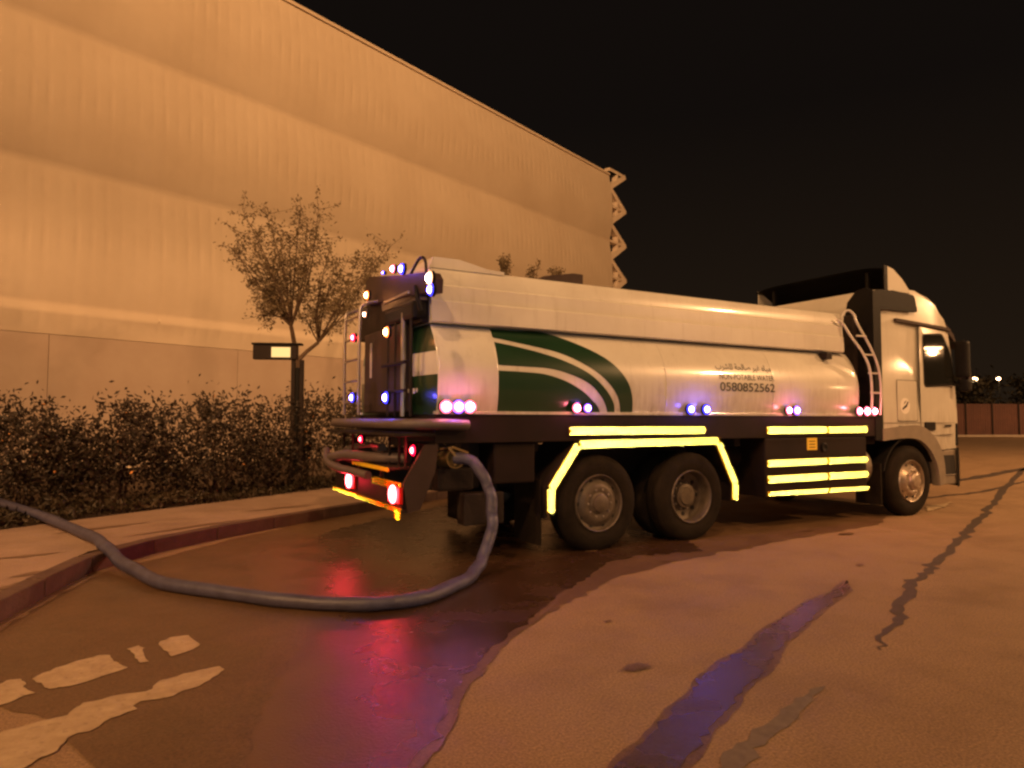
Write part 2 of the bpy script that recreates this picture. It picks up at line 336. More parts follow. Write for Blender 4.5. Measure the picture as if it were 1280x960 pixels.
# kerb stones
kerb = bpy.data.objects.new('kerb', None); COL.objects.link(kerb); kerb['kind'] = 'structure'
def stones(path, m, parent, w=.15, h=.155, L=.9, side=1):
    path = [Vector((*p, 0)) for p in path]; out = []
    bm = bmesh.new(); box(bm, 0, L-.012, 0, w, 0, h, bev=.012); me = bpy.data.meshes.new('kerbstone'); bmesh.ops.recalc_face_normals(bm, faces=bm.faces); bm.to_mesh(me); bm.free(); me.materials.append(m)
    seg = 0; pos = path[0].copy(); n = 0
    total = sum((b-a).length for a, b in zip(path, path[1:]))
    def at(s):
        for a, b in zip(path, path[1:]):
            l = (b-a).length
            if s <= l: return a+(b-a)*(s/l)
            s -= l
        return path[-1]
    s = 0
    while s+L < total and n < 110:
        a, b = at(s), at(s+L); o = bpy.data.objects.new('kerbstone', me); COL.objects.link(o); o.parent = parent
        o.location = a; o.location.z = random.uniform(-.004, .003); o.rotation_euler.z = math.atan2((b-a).y, (b-a).x); s += L; n += 1
stones(KERB[2:], M['kerb'], kerb)

# the wetness thins out gradually towards the pavement side
def soften(P0, n, width):
    m = M['wet'].copy(); m.name = 'wet_asphalt_drying_edge'; nt = m.node_tree; L = nt.links.new; p = nt.nodes['Principled BSDF']
    tc = nt.nodes.new('ShaderNodeTexCoord'); sb = nt.nodes.new('ShaderNodeVectorMath'); sb.operation = 'SUBTRACT'; sb.inputs[1].default_value = (P0[0], P0[1], 0); L(tc.outputs['Object'], sb.inputs[0])
    dt = nt.nodes.new('ShaderNodeVectorMath'); dt.operation = 'DOT_PRODUCT'; dt.inputs[1].default_value = (n[0], n[1], 0); L(sb.outputs[0], dt.inputs[0])
    no = nt.nodes.new('ShaderNodeTexNoise'); no.inputs['Scale'].default_value = 2.5; no.inputs['Detail'].default_value = 8; L(tc.outputs['Object'], no.inputs['Vector'])
    ad = nt.nodes.new('ShaderNodeMath'); ad.operation = 'ADD'; L(dt.outputs['Value'], ad.inputs[0]); L(no.outputs['Fac'], ad.inputs[1])
    mr = nt.nodes.new('ShaderNodeMapRange'); mr.inputs['From Min'].default_value = .55; mr.inputs['From Max'].default_value = .55+width; mr.interpolation_type = 'SMOOTHSTEP'; L(ad.outputs[0], mr.inputs['Value'])
    cs = p.inputs['Base Color'].links[0].from_socket; rs_ = p.inputs['Roughness'].links[0].from_socket
    mc = nt.nodes.new('ShaderNodeMix'); mc.data_type = 'RGBA'; L(mr.outputs[0], mc.inputs[0]); mc.inputs[6].default_value = (.145, .083, .042, 1); L(cs, mc.inputs[7]); L(mc.outputs[2], p.inputs['Base Color'])
    mq = nt.nodes.new('ShaderNodeMix'); L(mr.outputs[0], mq.inputs[0]); mq.inputs[2].default_value = .5; L(rs_, mq.inputs[3]); L(mq.outputs[0], p.inputs['Roughness'])
    return m
_a, _b = ong(310, 960), ong(330, 740); _t = (_b-_a).normalized(); _n = Vector((_t.y, -_t.x, 0))
if _n.dot(ong(600, 800)-_a) < 0: _n = -_n
M['wet_soft'] = soften(_a, _n, .75)
# wet ground, stains, markings: thin sheets, each 4 mm above the one below
def px(pts): return [ong(*p)[:2] for p in pts]
damp = px([(0, 790), (60, 752), (140, 712), (300, 672), (430, 642), (560, 622)])+[(1.5, 4.4), (4, 5.6), (6.5, 1.5), (6.3, -.6), (4.5, -1.5), (2.2, -1.75), (.6, -2.0), (-.6, -2.3)]+px([(620, 800), (560, 880), (520, 958)])+px([(470, 1120), (300, 1200), (60, 1100), (120, 960), (60, 900), (-60, 860)])
damp = [Vector((p[0], p[1], 0)) for p in damp]
sheet('damp_patch', jagged(damp, .025, .12, seed=3), .004, M['damp'])['kind'] = 'structure'
wet = px([(300, 700), (430, 660), (560, 632)])+[(-.4, 1.8), (1.2, .4), (1.4, -1.0)]+px([(880, 690), (800, 695), (762, 703), (738, 722), (700, 742), (668, 772), (640, 790), (612, 812), (596, 836), (566, 868), (556, 900), (538, 930), (512, 958), (470, 1050), (330, 1100), (310, 960), (330, 880), (370, 820), (390, 780), (330, 740)])
sheet('puddle', jagged([Vector((p[0], p[1], 0)) for p in wet], .018, .06, seed=5), .008, M['wet_soft'])['kind'] = 'structure'
st = px([(1058, 726), (1040, 742), (1012, 752), (985, 770), (948, 795), (935, 812), (900, 830), (878, 848), (862, 872), (838, 888), (822, 912), (795, 935), (770, 958), (700, 1060), (800, 1060), (850, 962), (872, 938), (885, 912), (912, 888), (928, 862), (960, 838), (978, 805), (1002, 785), (1030, 760), (1062, 738)])
sheet('wet_trickle', jagged([Vector((p[0], p[1], 0)) for p in st], .014, .05, seed=8), .008, M['wet'])['kind'] = 'structure'
def grow_(P, d):
    n = len(P); out = []
    A = sum(P[i].x*P[(i+1) % n].y-P[(i+1) % n].x*P[i].y for i in range(n)); sg_ = 1 if A > 0 else -1
    for i in range(n):
        t = (P[(i+1) % n]-P[i-1]).normalized(); out.append(P[i]+Vector((t.y, -t.x, 0))*d*sg_)
    return out
sheet('damp_patch', jagged(grow_([Vector((p[0], p[1], 0)) for p in wet], .06), .009, .05, seed=15), .006, M['damp'])['kind'] = 'structure'
sheet('damp_patch', jagged(grow_([Vector((p[0], p[1], 0)) for p in st], .03), .006, .05, seed=18), .0045, M['damp'])['kind'] = 'structure'
def ribbon(name, pts, wid, z, m, seed=1, amp=.02):
    rnd = random.Random(seed); P = smoothline([Vector((p[0], p[1], 0)) for p in pts], 10); a = []; b = []
    for i, p in enumerate(P):
        t = (P[min(i+1, len(P)-1)]-P[max(i-1, 0)]).normalized(); nr = Vector((-t.y, t.x, 0)); u = i/(len(P)-1)
        ww = (wid[0]+(wid[1]-wid[0])*u)*(.75+.5*rnd.random())*min(1, 6*u+.2, 6*(1-u)+.2)
        q = p+nr*rnd.gauss(0, amp); a.append(q+nr*ww/2); b.append(q-nr*ww/2)
    o = sheet(name, a+b[::-1], z, m); o['kind'] = 'structure'; return o
ribbon('tar_seam', px([(1330, 560), (1282, 586), (1250, 620), (1225, 648), (1205, 668), (1182, 690), (1162, 712), (1142, 732), (1120, 770), (1095, 812)]), (.13, .07), .004, M['stain'], 4, .02)
ribbon('tar_seam', px([(1290, 600), (1230, 614), (1180, 620), (1120, 628), (1060, 634)]), (.12, .05), .008, M['stain'], 5)
ribbon('tar_seam', px([(1330, 578), (1270, 588), (1200, 600), (1120, 606)]), (.4, .2), .004, M['stain'], 6)
for i, (x, y, sx) in enumerate([(795, 836, 20), (1010, 664, 10), (740, 690, 9), (835, 702, 10), (1058, 668, 12), (760, 778, 6), (1075, 707, 6)]):
    c = ong(x, y); a = (ong(x+sx, y)-ong(x-sx, y)).length/2
    pts = [Vector((c.x+math.cos(t)*a*(1+random.uniform(-.3, .3)), c.y+math.sin(t)*a*.5*(1+random.uniform(-.3, .3)), 0)) for t in [k*math.pi/9 for k in range(18)]]
    sheet('wet_spot', pts, .012, M['damp'] if i < 7 else M['stain'])['kind'] = 'structure'
for i, (a, b_) in enumerate([((60, 668), (190, 652)), ((150, 672), (310, 648)), ((-20, 700), (80, 690)), ((10, 722), (70, 712)), ((300, 640), (400, 630)), ((-20, 742), (50, 722))]):
    p, q = ong(*a, .15), ong(*b_, .15); P = [Vector((p.x+(q.x-p.x)*k/8, p.y+(q.y-p.y)*k/8, 0)) for k in range(9)]; nr = Vector((-(q-p).y, (q-p).x, 0)).normalized()
    o = [v+nr*.07*math.sin(math.pi*k/8)*random.uniform(.5, 1.3) for k, v in enumerate(P)]+[v-nr*.07*math.sin(math.pi*k/8)*random.uniform(.5, 1.3) for k, v in list(enumerate(P))[1:-1]][::-1]
    sheet('pavement_stain', o, .1505, M['walkstain'])['kind'] = 'structure'
MK = [[(-30, 868), (8, 852), (26, 850), (32, 862), (44, 868), (20, 876), (-30, 893)],
      [(40, 850), (70, 836), (124, 820), (138, 820), (142, 828), (160, 836), (140, 843), (100, 856), (62, 863), (54, 858)],
      [(158, 813), (174, 808), (180, 820), (186, 828), (176, 830)],
      [(198, 806), (212, 798), (236, 795), (250, 808), (236, 815), (214, 822), (204, 814)],
      [(-40, 935), (20, 912), (84, 896), (104, 880), (150, 870), (182, 866), (200, 852), (240, 842), (274, 834), (281, 838), (262, 852), (240, 862), (206, 874), (176, 878), (166, 884), (172, 888), (150, 896), (130, 904), (112, 916), (84, 924), (72, 940), (40, 956), (-30, 990), (-60, 970)]]
for i, q in enumerate(MK):
    o = sheet('road_marking', jagged([Vector((*p, 0)) for p in px(q)], .007, .035, seed=20+i), .0075, M['marking']); o['kind'] = 'structure'
sheet('road_marking', jagged([Vector((*p, 0)) for p in px([(1012, 862), (1032, 858), (930, 960), (880, 1040), (830, 1040), (900, 950)])], .012, .06, seed=31), .004, M['faint'])['kind'] = 'structure'
sheet('road_marking', jagged([Vector((*p, 0)) for p in px([(1158, 634), (1190, 628), (1182, 634), (1160, 640)])], .012, .06, seed=33), .012, M['marking'])['kind'] = 'structure'

# ------------------------------------------------------------------ building
WD = Vector((.925, .38, 0)).normalized(); WN = Vector((WD.y, -WD.x, 0))   # along the wall, out of the wall (towards the road)
W0 = Vector((-7.12, 11.82, 0)); WL0, WL1, WH = -26.0, 26.85, 14.55
bld = empty('clad_building', W0, 'long tall building clad in pale pleated courses behind the hedge', 'building', rz=math.atan2(WD.y, WD.x))
# local frame: x along wall, -y out of wall
def course(z):
    for a, b in ((3.42, 3.98), (3.98, 7.5), (7.5, 10.95), (10.95, WH)):
        if z <= b: return (z-a)/(b-a), b-a
    return 1, 1
bm = bmesh.new(); dx = .34/6; nx = int((WL1+14)/dx); zs = []
for a, b, n in ((3.42, 3.98, 6), (3.98, 7.5, 30), (7.5, 10.95, 30), (10.95, WH, 30)):
    for k in range(n): zs.append(a+(b-a)*k/n)
zs.append(WH)
rnd = random.Random(5)
ph = [rnd.uniform(.3, 1.0) for _ in range(400)]
prev = None
for i in range(nx+1):
    x = -14+dx*i; row = []
    xx = min(x, WL1)
    for z in zs:
        u, h = course(z)
        # convex belly of a course: leans back towards its top, overhangs at its bottom
        prof = .21*math.sin(math.pi*min(1, u+.0)**.85)*(h/3.5) if h > 1 else .13*u
        wob = .012*math.sin(xx*.9+z*2)+.008*math.sin(xx*2.1+z)
        ple = max(0, math.cos(2*math.pi*xx/.34))**8*.019*(.08+.9*math.exp(-((u-.45-.12*math.sin(xx*.37))/.09)**2)+.6*math.exp(-((u-.86)/.07)**2))*ph[int(xx/.34+60) % 400]
        ple += .0007*math.cos(2*math.pi*xx/.34)
        row.append(bm.verts.new((xx, -(prof+wob*math.sin(math.pi*u))+ple, z)))
    if prev:
        for a in range(len(zs)-1): bm.faces.new((prev[a], row[a], row[a+1], prev[a+1]))
    prev = row
wall = fin('pleated_cladding', bm, M['cladding'], bld, True, 60)
B('body', M['cladding'], bld, WL0, WL1-.02, .25, 40, 0, WH-.02, bev=0)
B('parapet', M['cladding'], bld, WL0, WL1, -.06, .35, WH+.002, WH+.12, bev=.01)
B('side_cladding', M['cladding'], bld, WL1-.018, WL1+.1, .05, 40, 0, WH, bev=.01)
x = .9-4.78*3
bmp = bmesh.new(); box(bmp, .006, 4.774, -.03, .05, 0, 3.405, bev=.006); bmesh.ops.recalc_face_normals(bmp, faces=bmp.faces); mp = bpy.data.meshes.new('wall_panel'); bmp.to_mesh(mp); bmp.free(); mp.materials.append(M['wallpanel'])
while x+4.78 < WL1+1:
    o = bpy.data.objects.new('wall_panel', mp); COL.objects.link(o); o.parent = bld; o.location = (x, 0, 0); x += 4.78
B('joint_backing', M['wallpanel'], bld, -14, WL1-.1, .06, .2, 0, 3.41, bev=0)
# lattice screen standing off the far corner
P = 1.95
def bar(bm, a, b, w, y0, y1):
    a, b = Vector(a), Vector(b); t = (b-a).normalized(); n = Vector((-t.y, t.x))*w/2; a = a-t*w*.35; b = b+t*w*.35
    poly(bm, [tuple(a+n), tuple(b+n), tuple(b-n), tuple(a-n)], (y0, y1))
XI, XO = WL1+.12, WL1+1.72
lat = None
for j in range(3):
    y = .02+j*1.1
    for k in range(8):
        z = 14.92-k*P
        if z-P/2 < 0: break
        for nm, p, q, wd in (('lattice_strut', (XI, z-P/2), (XO, z), .26), ('lattice_strut', (XO, z), (XI, z+P/2), .26) if k else ('lattice_strut', (XI, z+.02), (XO, z+.02), .16), ('lattice_tie', (XI, z), (XO-.25, z), .12), ('lattice_tie', (XI+.8, z+(P*.25 if k else 0)), (XI+.8, z-P*.25), .12)):
            bm = bmesh.new(); e = .004*(('tie' in nm)+1)+(.003 if p[0] > q[0] else 0); bar(bm, p, q, wd, y+e, y+.34-e); fin(nm, bm, M['lattice'], bld)

# ------------------------------------------------------------------ foliage
def leaves(name, pts, size, m, parent=None, seed=1, droop=0, smooth=False):
    rnd = random.Random(seed); V = []; Fc = []
    for p in pts:
        s = size*rnd.uniform(.6, 1.35)
        a = Vector((rnd.gauss(0, 1), rnd.gauss(0, 1), rnd.gauss(0, 1))).normalized(); b = a.orthogonal().normalized(); b.rotate(Matrix.Rotation(rnd.uniform(0, 6.28), 3, a)); c = a.cross(b)
        n = len(V); p = Vector(p)
        V += [p-b*s*.5, p+c*s*.22+a*s*.06, p+b*s*.5, p-c*s*.22+a*s*.06]; Fc += [(n, n+1, n+2), (n, n+2, n+3)]
    me = bpy.data.meshes.new(name); me.from_pydata([tuple(v) for v in V], [], Fc); me.update()
    return link(name, me, m, parent)
def shrub(c, rx, h, label, seed, lm='hedge', n=2600, group='shrubs of the roadside hedge', top=0):
    rnd = random.Random(seed)
    t = empty('hedge_shrub', (c[0], c[1], .15), label, 'shrub', group)
    bm = bmesh.new(); ends = []
    for k in range(9):
        a = rnd.uniform(0, 6.28); d = rnd.uniform(.1, .75)*rx; e = Vector((math.cos(a)*d, math.sin(a)*d, h*rnd.uniform(.6, 1.05)))
        mdl = e*.5+Vector((rnd.gauss(0, .08), rnd.gauss(0, .08), 0)); tube(bm, [(math.cos(a)*.08, math.sin(a)*.08, -.02), mdl, e], [.018, .012, .005], 5); ends.append(e); ends.append(mdl)
    fin('stem', bm, M['bark'], t)
    pts = []
    cl = [(Vector((rnd.gauss(0, .42)*rx, rnd.gauss(0, .42)*rx, h*rnd.uniform(.12, .92))), rnd.uniform(.12, .26)) for _ in range(42)]
    for e in ends: cl.append((e, .16))
    for k in range(n):
        q, s = rnd.choice(cl); p = q+Vector((rnd.gauss(0, s), rnd.gauss(0, s), rnd.gauss(0, s*.9)))
        if p.z < .03: p.z = rnd.uniform(.03, .4)
        pts.append(p)
    for k in range(6):                                   # shoots above the mass
        a = rnd.uniform(0, 6.28); b = Vector((math.cos(a)*rx*.6*rnd.random(), math.sin(a)*rx*.6*rnd.random(), h*.85))
        for j in range(22): pts.append(b+Vector((rnd.gauss(0, .04), rnd.gauss(0, .04), j/22*rnd.uniform(.25, .5))))
    leaves('foliage', pts, .085, M[lm], t, seed)
    fp = [rnd.choice(pts)*1.0 for _ in range(16)]
    fp = [Vector((p.x, p.y-.12, p.z)) for p in fp if p.z > h*.35]
    leaves('flower', fp, .07, M['flower'] if seed % 2 else M['flower2'], t, seed+50)['kind'] = 'stuff'
    return t
HL = ['rounded flowering shrub at the left end of the hedge', 'dark shrub just right of the left wall joint', 'low shrub filling the dip in the hedge', 'tall olive shrub with loose shoots above the hedge line',
      'broad dark shrub in the hedge left of the tree', 'dense shrub with pale flowers below the second wall joint', 'shrub with long shoots at the foot of the lit sign', 'dark shrub growing around the tree trunk', 'last dark shrub beside the tail of the truck',
      'shrub hidden partly behind the tanker rear', 'hedge shrub seen beneath the tanker', 'small hedge shrub glimpsed between tanker wheels']
HX = [(-45, 10.0, .85, 1.5), (30, 9.4, .75, 1.35), (95, 9.6, .62, 1.0), (150, 9.9, .7, 1.42), (215, 10.2, .8, 1.4), (275, 10.9, .78, 1.5), (330, 11.6, .8, 1.42), (385, 12.3, .85, 1.55), (440, 13.0, .9, 1.6), (500, 13.9, .95, 1.5), (580, 14.8, .95, 1.4), (660, 16, .95, 1.3)]
for i, (xpx, dep, rx, h) in enumerate(HX):
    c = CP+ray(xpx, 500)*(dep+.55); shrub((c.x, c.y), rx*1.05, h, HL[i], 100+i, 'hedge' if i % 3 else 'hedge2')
# ground cover in front of the hedge
pts = []; rnd = random.Random(9)
for k in range(15000):
    u = rnd.uniform(1, 8.5); i = int(u); fr = u-i
    a, b = Vector((*BED[i], 0)), Vector((*BED[i+1], 0)); t = (b-a); nr = Vector((-t.y, t.x, 0)).normalized()
    if rnd.random() > t.length/4.2+.3: continue
    p = a+t*fr+nr*abs(rnd.gauss(.35, .4))
    hgt = .05+.17*abs(math.sin(p.x*2.3+p.y)*math.cos(p.y*1.7))
    pts.append(Vector((p.x, p.y, .16+rnd.random()*hgt)))
o = leaves('ground_cover', pts, .085, M['cover'], None, 77); tag(o, 'low weedy ground cover along the front of the hedge', 'ground cover', kind='stuff')

def tree(base, h, crown, label, seed, group, name='street_tree', nleaf=5200, lean=0, levels=4, leaf=.075, trunk=.06, fork=.33, cat='tree', stakes=False):
    rnd = random.Random(seed)
    t = empty(name, (base[0], base[1], .12), label, cat, group)
    bm = bmesh.new(); tips = []
    def grow(p, d, L, r, lv):
        q = p+d*L; mid = p+d*L*.5+Vector((rnd.gauss(0, .03), rnd.gauss(0, .03), 0))*L
        tube(bm, [p, mid, q], [r, r*.85, r*.68], 6 if lv < 2 else 4)
        if lv >= levels: tips.append((q, L)); tips.append((mid, L)); return
        if lv >= 2: tips.append((q, L*.6))
        n = 2 if lv == 0 else rnd.choice((2, 3, 3))
        for k in range(n):
            a = rnd.uniform(0, 6.28) if lv else (k*math.pi+.5)
            sp = rnd.uniform(.35, .75) if lv else .38
            o = d.orthogonal().normalized(); o.rotate(Matrix.Rotation(a, 3, d))
            nd = (d+o*sp*crown+Vector((0, 0, .12))).normalized()
            grow(q, nd, L*rnd.uniform(.62, .86), r*.66, lv+1)
    grow(Vector((0, 0, 0)), Vector((lean, 0, 1)).normalized(), h*fork, trunk, 0)
    zt = max(q.z for q, _ in tips); k_ = h/zt*.97
    for v in bm.verts: v.co.z *= k_
    fin('trunk', bm, M['bark'], t, True)
    pts = []
    for k in range(nleaf):
        q, L = rnd.choice(tips); s = .13+.12*L
        pts.append(Vector((q.x, q.y, q.z*k_))+Vector((rnd.gauss(0, s), rnd.gauss(0, s), rnd.gauss(0, s*.8))))
    leaves('crown', pts, leaf, M['leaf'], t, seed)
    return t
TD = 13.2
base = CP+ray(372, 520)*TD; rnd = random.Random(21)
def tpx(x, y, dd=0): p = CP+ray(x, y)*(TD+dd); return Vector((p.x-base.x, p.y-base.y, p.z-.12))
t = empty('street_tree', (base.x, base.y, .12), 'young roadside tree with thin open crown rising over the hedge', 'tree')
bm = bmesh.new(); lpts = []
f0 = tpx(371, 452); tube(bm, [(0, 0, 0), tpx(371, 540), f0], [.085, .07, .06], 9)
L0 = tpx(364, 408, -.1); R0 = tpx(398, 428, .15)
tube(bm, [f0, tpx(368, 430), L0], [.05, .045, .038], 7); tube(bm, [f0, tpx(384, 439, .1), R0], [.045, .04, .034], 7)
for (x, y) in [(306, 292), (333, 268), (376, 258), (398, 262), (362, 296), (322, 322), (296, 318), (346, 340), (392, 305), (286, 308), (334, 362), (328, 394), (312, 350), (372, 330), (350, 300), (384, 280), (320, 300), (340, 380), (303, 262)]:
    dd = rnd.gauss(0, .5); e = tpx(x, y, dd); m1 = L0.lerp(e, .45)+Vector((rnd.gauss(0, .08), rnd.gauss(0, .08), rnd.uniform(-.02, .1)))
    P = smoothline([L0, m1, e], 6); tube(bm, P, [.022-.018*k/(len(P)-1) for k in range(len(P))], 5)
    lpts += [(q, .5+k/len(P)) for k, q in enumerate(P) if k > 4]
for (x, y) in [(420, 330), (448, 322), (478, 316), (432, 370), (402, 358), (458, 350), (442, 392), (466, 336), (424, 345), (410, 318), (488, 308), (396, 385)]:
    dd = rnd.gauss(0, .5); e = tpx(x, y, dd); m1 = R0.lerp(e, .45)+Vector((rnd.gauss(0, .08), rnd.gauss(0, .08), rnd.uniform(-.02, .1)))
    P = smoothline([R0, m1, e], 6); tube(bm, P, [.02-.016*k/(len(P)-1) for k in range(len(P))], 5)
    lpts += [(q, .5+k/len(P)) for k, q in enumerate(P) if k > 4]
tw = []
for q, wt in lpts:
    for k in range(3):
        e = q+Vector((rnd.gauss(0, .2), rnd.gauss(0, .2), rnd.gauss(.06, .16))); tube(bm, [q, e], [.006, .003], 3); tw.append((q, e))
fin('trunk', bm, M['bark'], t, True)
pts = []
for k in range(8000):
    q, e = rnd.choice(tw); pts.append(q.lerp(e, rnd.random()**.5*1.15)+Vector((rnd.gauss(0, .045), rnd.gauss(0, .045), rnd.gauss(0, .045))))
leaves('crown', pts, .07, M['leaf'], t, 5)
for i, (xp, yt, wd, lab) in enumerate([(631, 322, .15, 'leftmost of three thin treetops above the tanker'), (667, 326, .20, 'middle of three thin treetops above the tanker'), (696, 336, .17, 'rightmost of three thin treetops above the tanker, beside the hatch')]):
    b0 = CP+ray(xp, 520)*18.5; hh = (CP+ray(xp, yt)*18.5).z; rnd = random.Random(70+i)
    t = empty('young_tree', (b0.x, b0.y, .12), lab, 'tree', 'thin young trees by the building'); bm = bmesh.new(); tube(bm, [(0, 0, 0), (.03, 0, hh*.5), (0, 0, hh-.3)], [.05, .035, .008], 6); pts = []
    for k in range(26):
        z0 = rnd.uniform(.45, .9)*hh; a_ = rnd.uniform(0, 6.28); e = Vector((math.cos(a_)*wd*rnd.uniform(.5, 1.7), math.sin(a_)*wd*rnd.uniform(.5, 1.7), min(hh-.1, z0+rnd.uniform(.4, 1.0))))
        tube(bm, [(0, 0, z0), e], [.012, .004], 4)
        for j in range(60): pts.append(Vector((0, 0, z0)).lerp(e, rnd.random()**.6*1.08)+Vector((rnd.gauss(0, .045), rnd.gauss(0, .045), rnd.gauss(0, .05))))
    fin('trunk', bm, M['bark'], t); leaves('crown', pts, .085, M['leaf'], t, 90+i)
# lit sign on a post, left of the tree
sp = CP+ray(370, 500)*12.4
sg = empty('street_sign', (sp.x, sp.y, .15), 'dark horizontal sign board with one lit pane on a double post by the tree', 'sign', rz=-YAW+.1)
B('board', M['chassis'], sg, -.76, 0.02, -.07, .07, 2.34, 2.6, bev=.015)
B('frame', M['black'], sg, -.78, .1, -.09, .09, 2.602, 2.64, bev=.01)
B('lit_panel', M['signlit'], sg, -.43, -.1, -.078, -.071, 2.38, 2.56, bev=.001)
B('post', M['chassis'], sg, -.09, -.02, -.04, .04, 0, 2.338)
B('post', M['chassis'], sg, .06, .13, -.04, .04, 0, 2.338)
B('cabinet', M['black'], sg, -.015, .055, -.03, .03, 0, 2.2)

# ------------------------------------------------------------------ far background right
fa = empty('site_fence', (30, 38, 0), 'long dark red board fence across the far end of the road', 'fence')
a, b = Vector((34, 36.5, 0)), Vector((84, 13.2, 0)); d = b-a; n = int(d.length/2.4); bm = bmesh.new(); box(bm, .02, 2.38, -.03, .03, .05, 2.75, bev=.0)
for k in range(11): box(bm, .1+k*.21, .16+k*.21, -.055, -.031, .06, 2.74)
bmesh.ops.recalc_face_normals(bm, faces=bm.faces); me = bpy.data.meshes.new('fence_panel'); bm.to_mesh(me); bm.free(); me.materials.append(M['fencered'])
fa.location = a; fa.rotation_euler.z = math.atan2(d.y, d.x)
pm = bmesh.new(); box(pm, -.06, .06, -.09, .03, 0, 2.95); bmesh.ops.recalc_face_normals(pm, faces=pm.faces); pme = bpy.data.meshes.new('post'); pm.to_mesh(pme); pm.free(); pme.materials.append(M['chassis'])
for k in range(n):
    for nm, mm, xx in (('fence_panel', me, k*2.4), ('post', pme, k*2.4)):
        o = bpy.data.objects.new(nm, mm); COL.objects.link(o); o.parent = fa; o.location = (xx, 0, 0)
fk = bpy.data.objects.new('far_kerb', None); COL.objects.link(fk); fk['kind'] = 'structure'
stones([(34.5, 33.2), (82, 11)], M['farkerb'], fk, .6, .16, 2.4)
for i, (x, y, h, s) in enumerate([(60, 34, 6.0, 4), (68, 31, 7.2, 5), (75, 27, 6.4, 4.4), (83, 24, 7.6, 5), (92, 21, 6.5, 5), (52, 38, 6.6, 5)]):
    t = empty('far_tree', (x, y, 0), ['dark round tree behind the fence, directly right of the cab', 'taller dark tree behind the red fence below the far lamps', 'dark tree behind the red fence right of the far lamps', 'tall dark tree behind the fence at the right edge', 'dark tree past the right edge behind the fence', 'dark tree behind the fence hidden by the cab'][i], 'tree', 'dark trees beyond the site fence')
    rnd = random.Random(i+60); bm = bmesh.new(); tube(bm, [(0, 0, 0), (.1, 0, h*.4), (0, .1, h*.8)], [.2, .15, .05], 6); fin('trunk', bm, M['bark'], t)
    cl = [(Vector((rnd.gauss(0, s*.32), rnd.gauss(0, s*.32), h*rnd.uniform(.35, .85))), rnd.uniform(.4, .9)) for _ in range(20)]
    pts = []
    for k in range(1600):
        q, sg_ = rnd.choice(cl); pts.append(q+Vector((rnd.gauss(0, sg_), rnd.gauss(0, sg_), rnd.gauss(0, sg_*.6))))
    leaves('crown', pts, .45, M['darkleaf'], t, i)
for i, (q, dd, s) in enumerate([((1219, 475), 108, .42), ((1249, 473.5), 124, .26)]):
    c = CP+ray(*q)*dd
    t = empty('far_street_lamp', (c.x, c.y, 0), ['brighter left of two small street lamps glowing far behind the fence', 'fainter right of two small street lamps glowing far behind the fence'][i], 'street lamp', 'far street lamps')
    T('pole', M['pole'], t, [(0, 0, 0), (0, 0, c.z+.3)], .09, 8); B('lamp_head', M['pole'], t, -.5, .1, -.2, .2, c.z+.32, c.z+.44)
    bm = bmesh.new(); bmesh.ops.create_uvsphere(bm, u_segments=12, v_segments=8, radius=s); bmesh.ops.scale(bm, vec=(1.2, 1.2, .8), verts=bm.verts); bmesh.ops.translate(bm, verts=bm.verts, vec=(-.3, 0, c.z)); fin('lamp_globe', bm, M['farlamp'], t, True)

# ------------------------------------------------------------------ THE TANKER TRUCK   (x forward, near side y = -1.25)
tr = empty('tanker_truck', (0, 0, 0), 'white water tanker truck with green swoosh parked on the wet road', 'truck')
XR, XF = -1.92, 4.62
def sec(z):         # half width of the tank at height z, body only
    u = (z-1.84)/.54
    return 1.255*(1-.17*abs(u)**2.1) if z > 1.84 else 1.255*(1-abs((z-1.84)/.9)**2.4*.32)
LOW = [(sec(z), z) for z in [1.48+.9*k/16 for k in range(17)]]
UP = [(1.10, 2.384), (1.135, 2.40), (1.13, 2.60), (1.118, 2.612), (1.118, 2.622), (1.115, 2.76), (1.10, 2.775), (1.10, 2.785), (1.085, 2.90), (1.06, 2.945), (1.0, 2.965), (.5, 2.97), (0, 2.972)]
def loft(bm, prof, xs, scale=None):
    rings = []
    for i, x in enumerate(xs):
        s = scale[i] if scale else (1, 0)
        half = [(y*s[0], z) for y, z in prof]
        ring = [bm.verts.new((x, -y, z)) for y, z in half]+[bm.verts.new((x, y, z)) for y, z in half[::-1][1:]]
        rings.append(ring)
    for a, b in zip(rings, rings[1:]):
        for k in range(len(a)-1): bm.faces.new((a[k], a[k+1], b[k+1], b[k]))
    return rings
bm = bmesh.new()
rg = loft(bm, LOW, [XR, -1.27-.004, -1.27+.004, .9, 2.7, XF-.22, XF-.1, XF-.03, XF], [(1, 0), (1, 0), (1, 0), (1, 0), (1, 0), (1, 0), (.985, 0), (.95, 0), (.9, 0)])
bm.faces.new(rg[-1])
f = bm.faces.new(rg[0][:1]+rg[0][-1:]+rg[-1][-1:]+rg[-1][:1]) if False else None
tank = fin('tank_body', bm, M['paint'], tr, True, 35)
for zz in (XR+.01, -1.27, .95, 2.75):       # weld rings standing a little proud
    bm = bmesh.new(); loft(bm, [(y+.004, z) for y, z in LOW], [zz-.012, zz-.004, zz+.004, zz+.012], [(.999, 0), (1.0015, 0), (1.0015, 0), (.999, 0)]); fin('weld_seam', bm, M['paint'], tank, True)
bm = bmesh.new(); rg = loft(bm, UP, [XR-.02, 4.36]); bm.faces.new(rg[0]); bm.faces.new(rg[-1][::-1])
fin('upper_casing', bm, M['paint'], tr, True, 25)
# raised end of the casing at the rear
bm = bmesh.new(); poly(bm, [(XR-.02, 2.94), (XR+.02, 3.05), (-1.62, 3.05), (-1.3, 2.985), (-1.1, 2.975), (-1.1, 2.94)], (-1.075, 1.075)); fin('casing_hump', bm, M['paint'], tr)
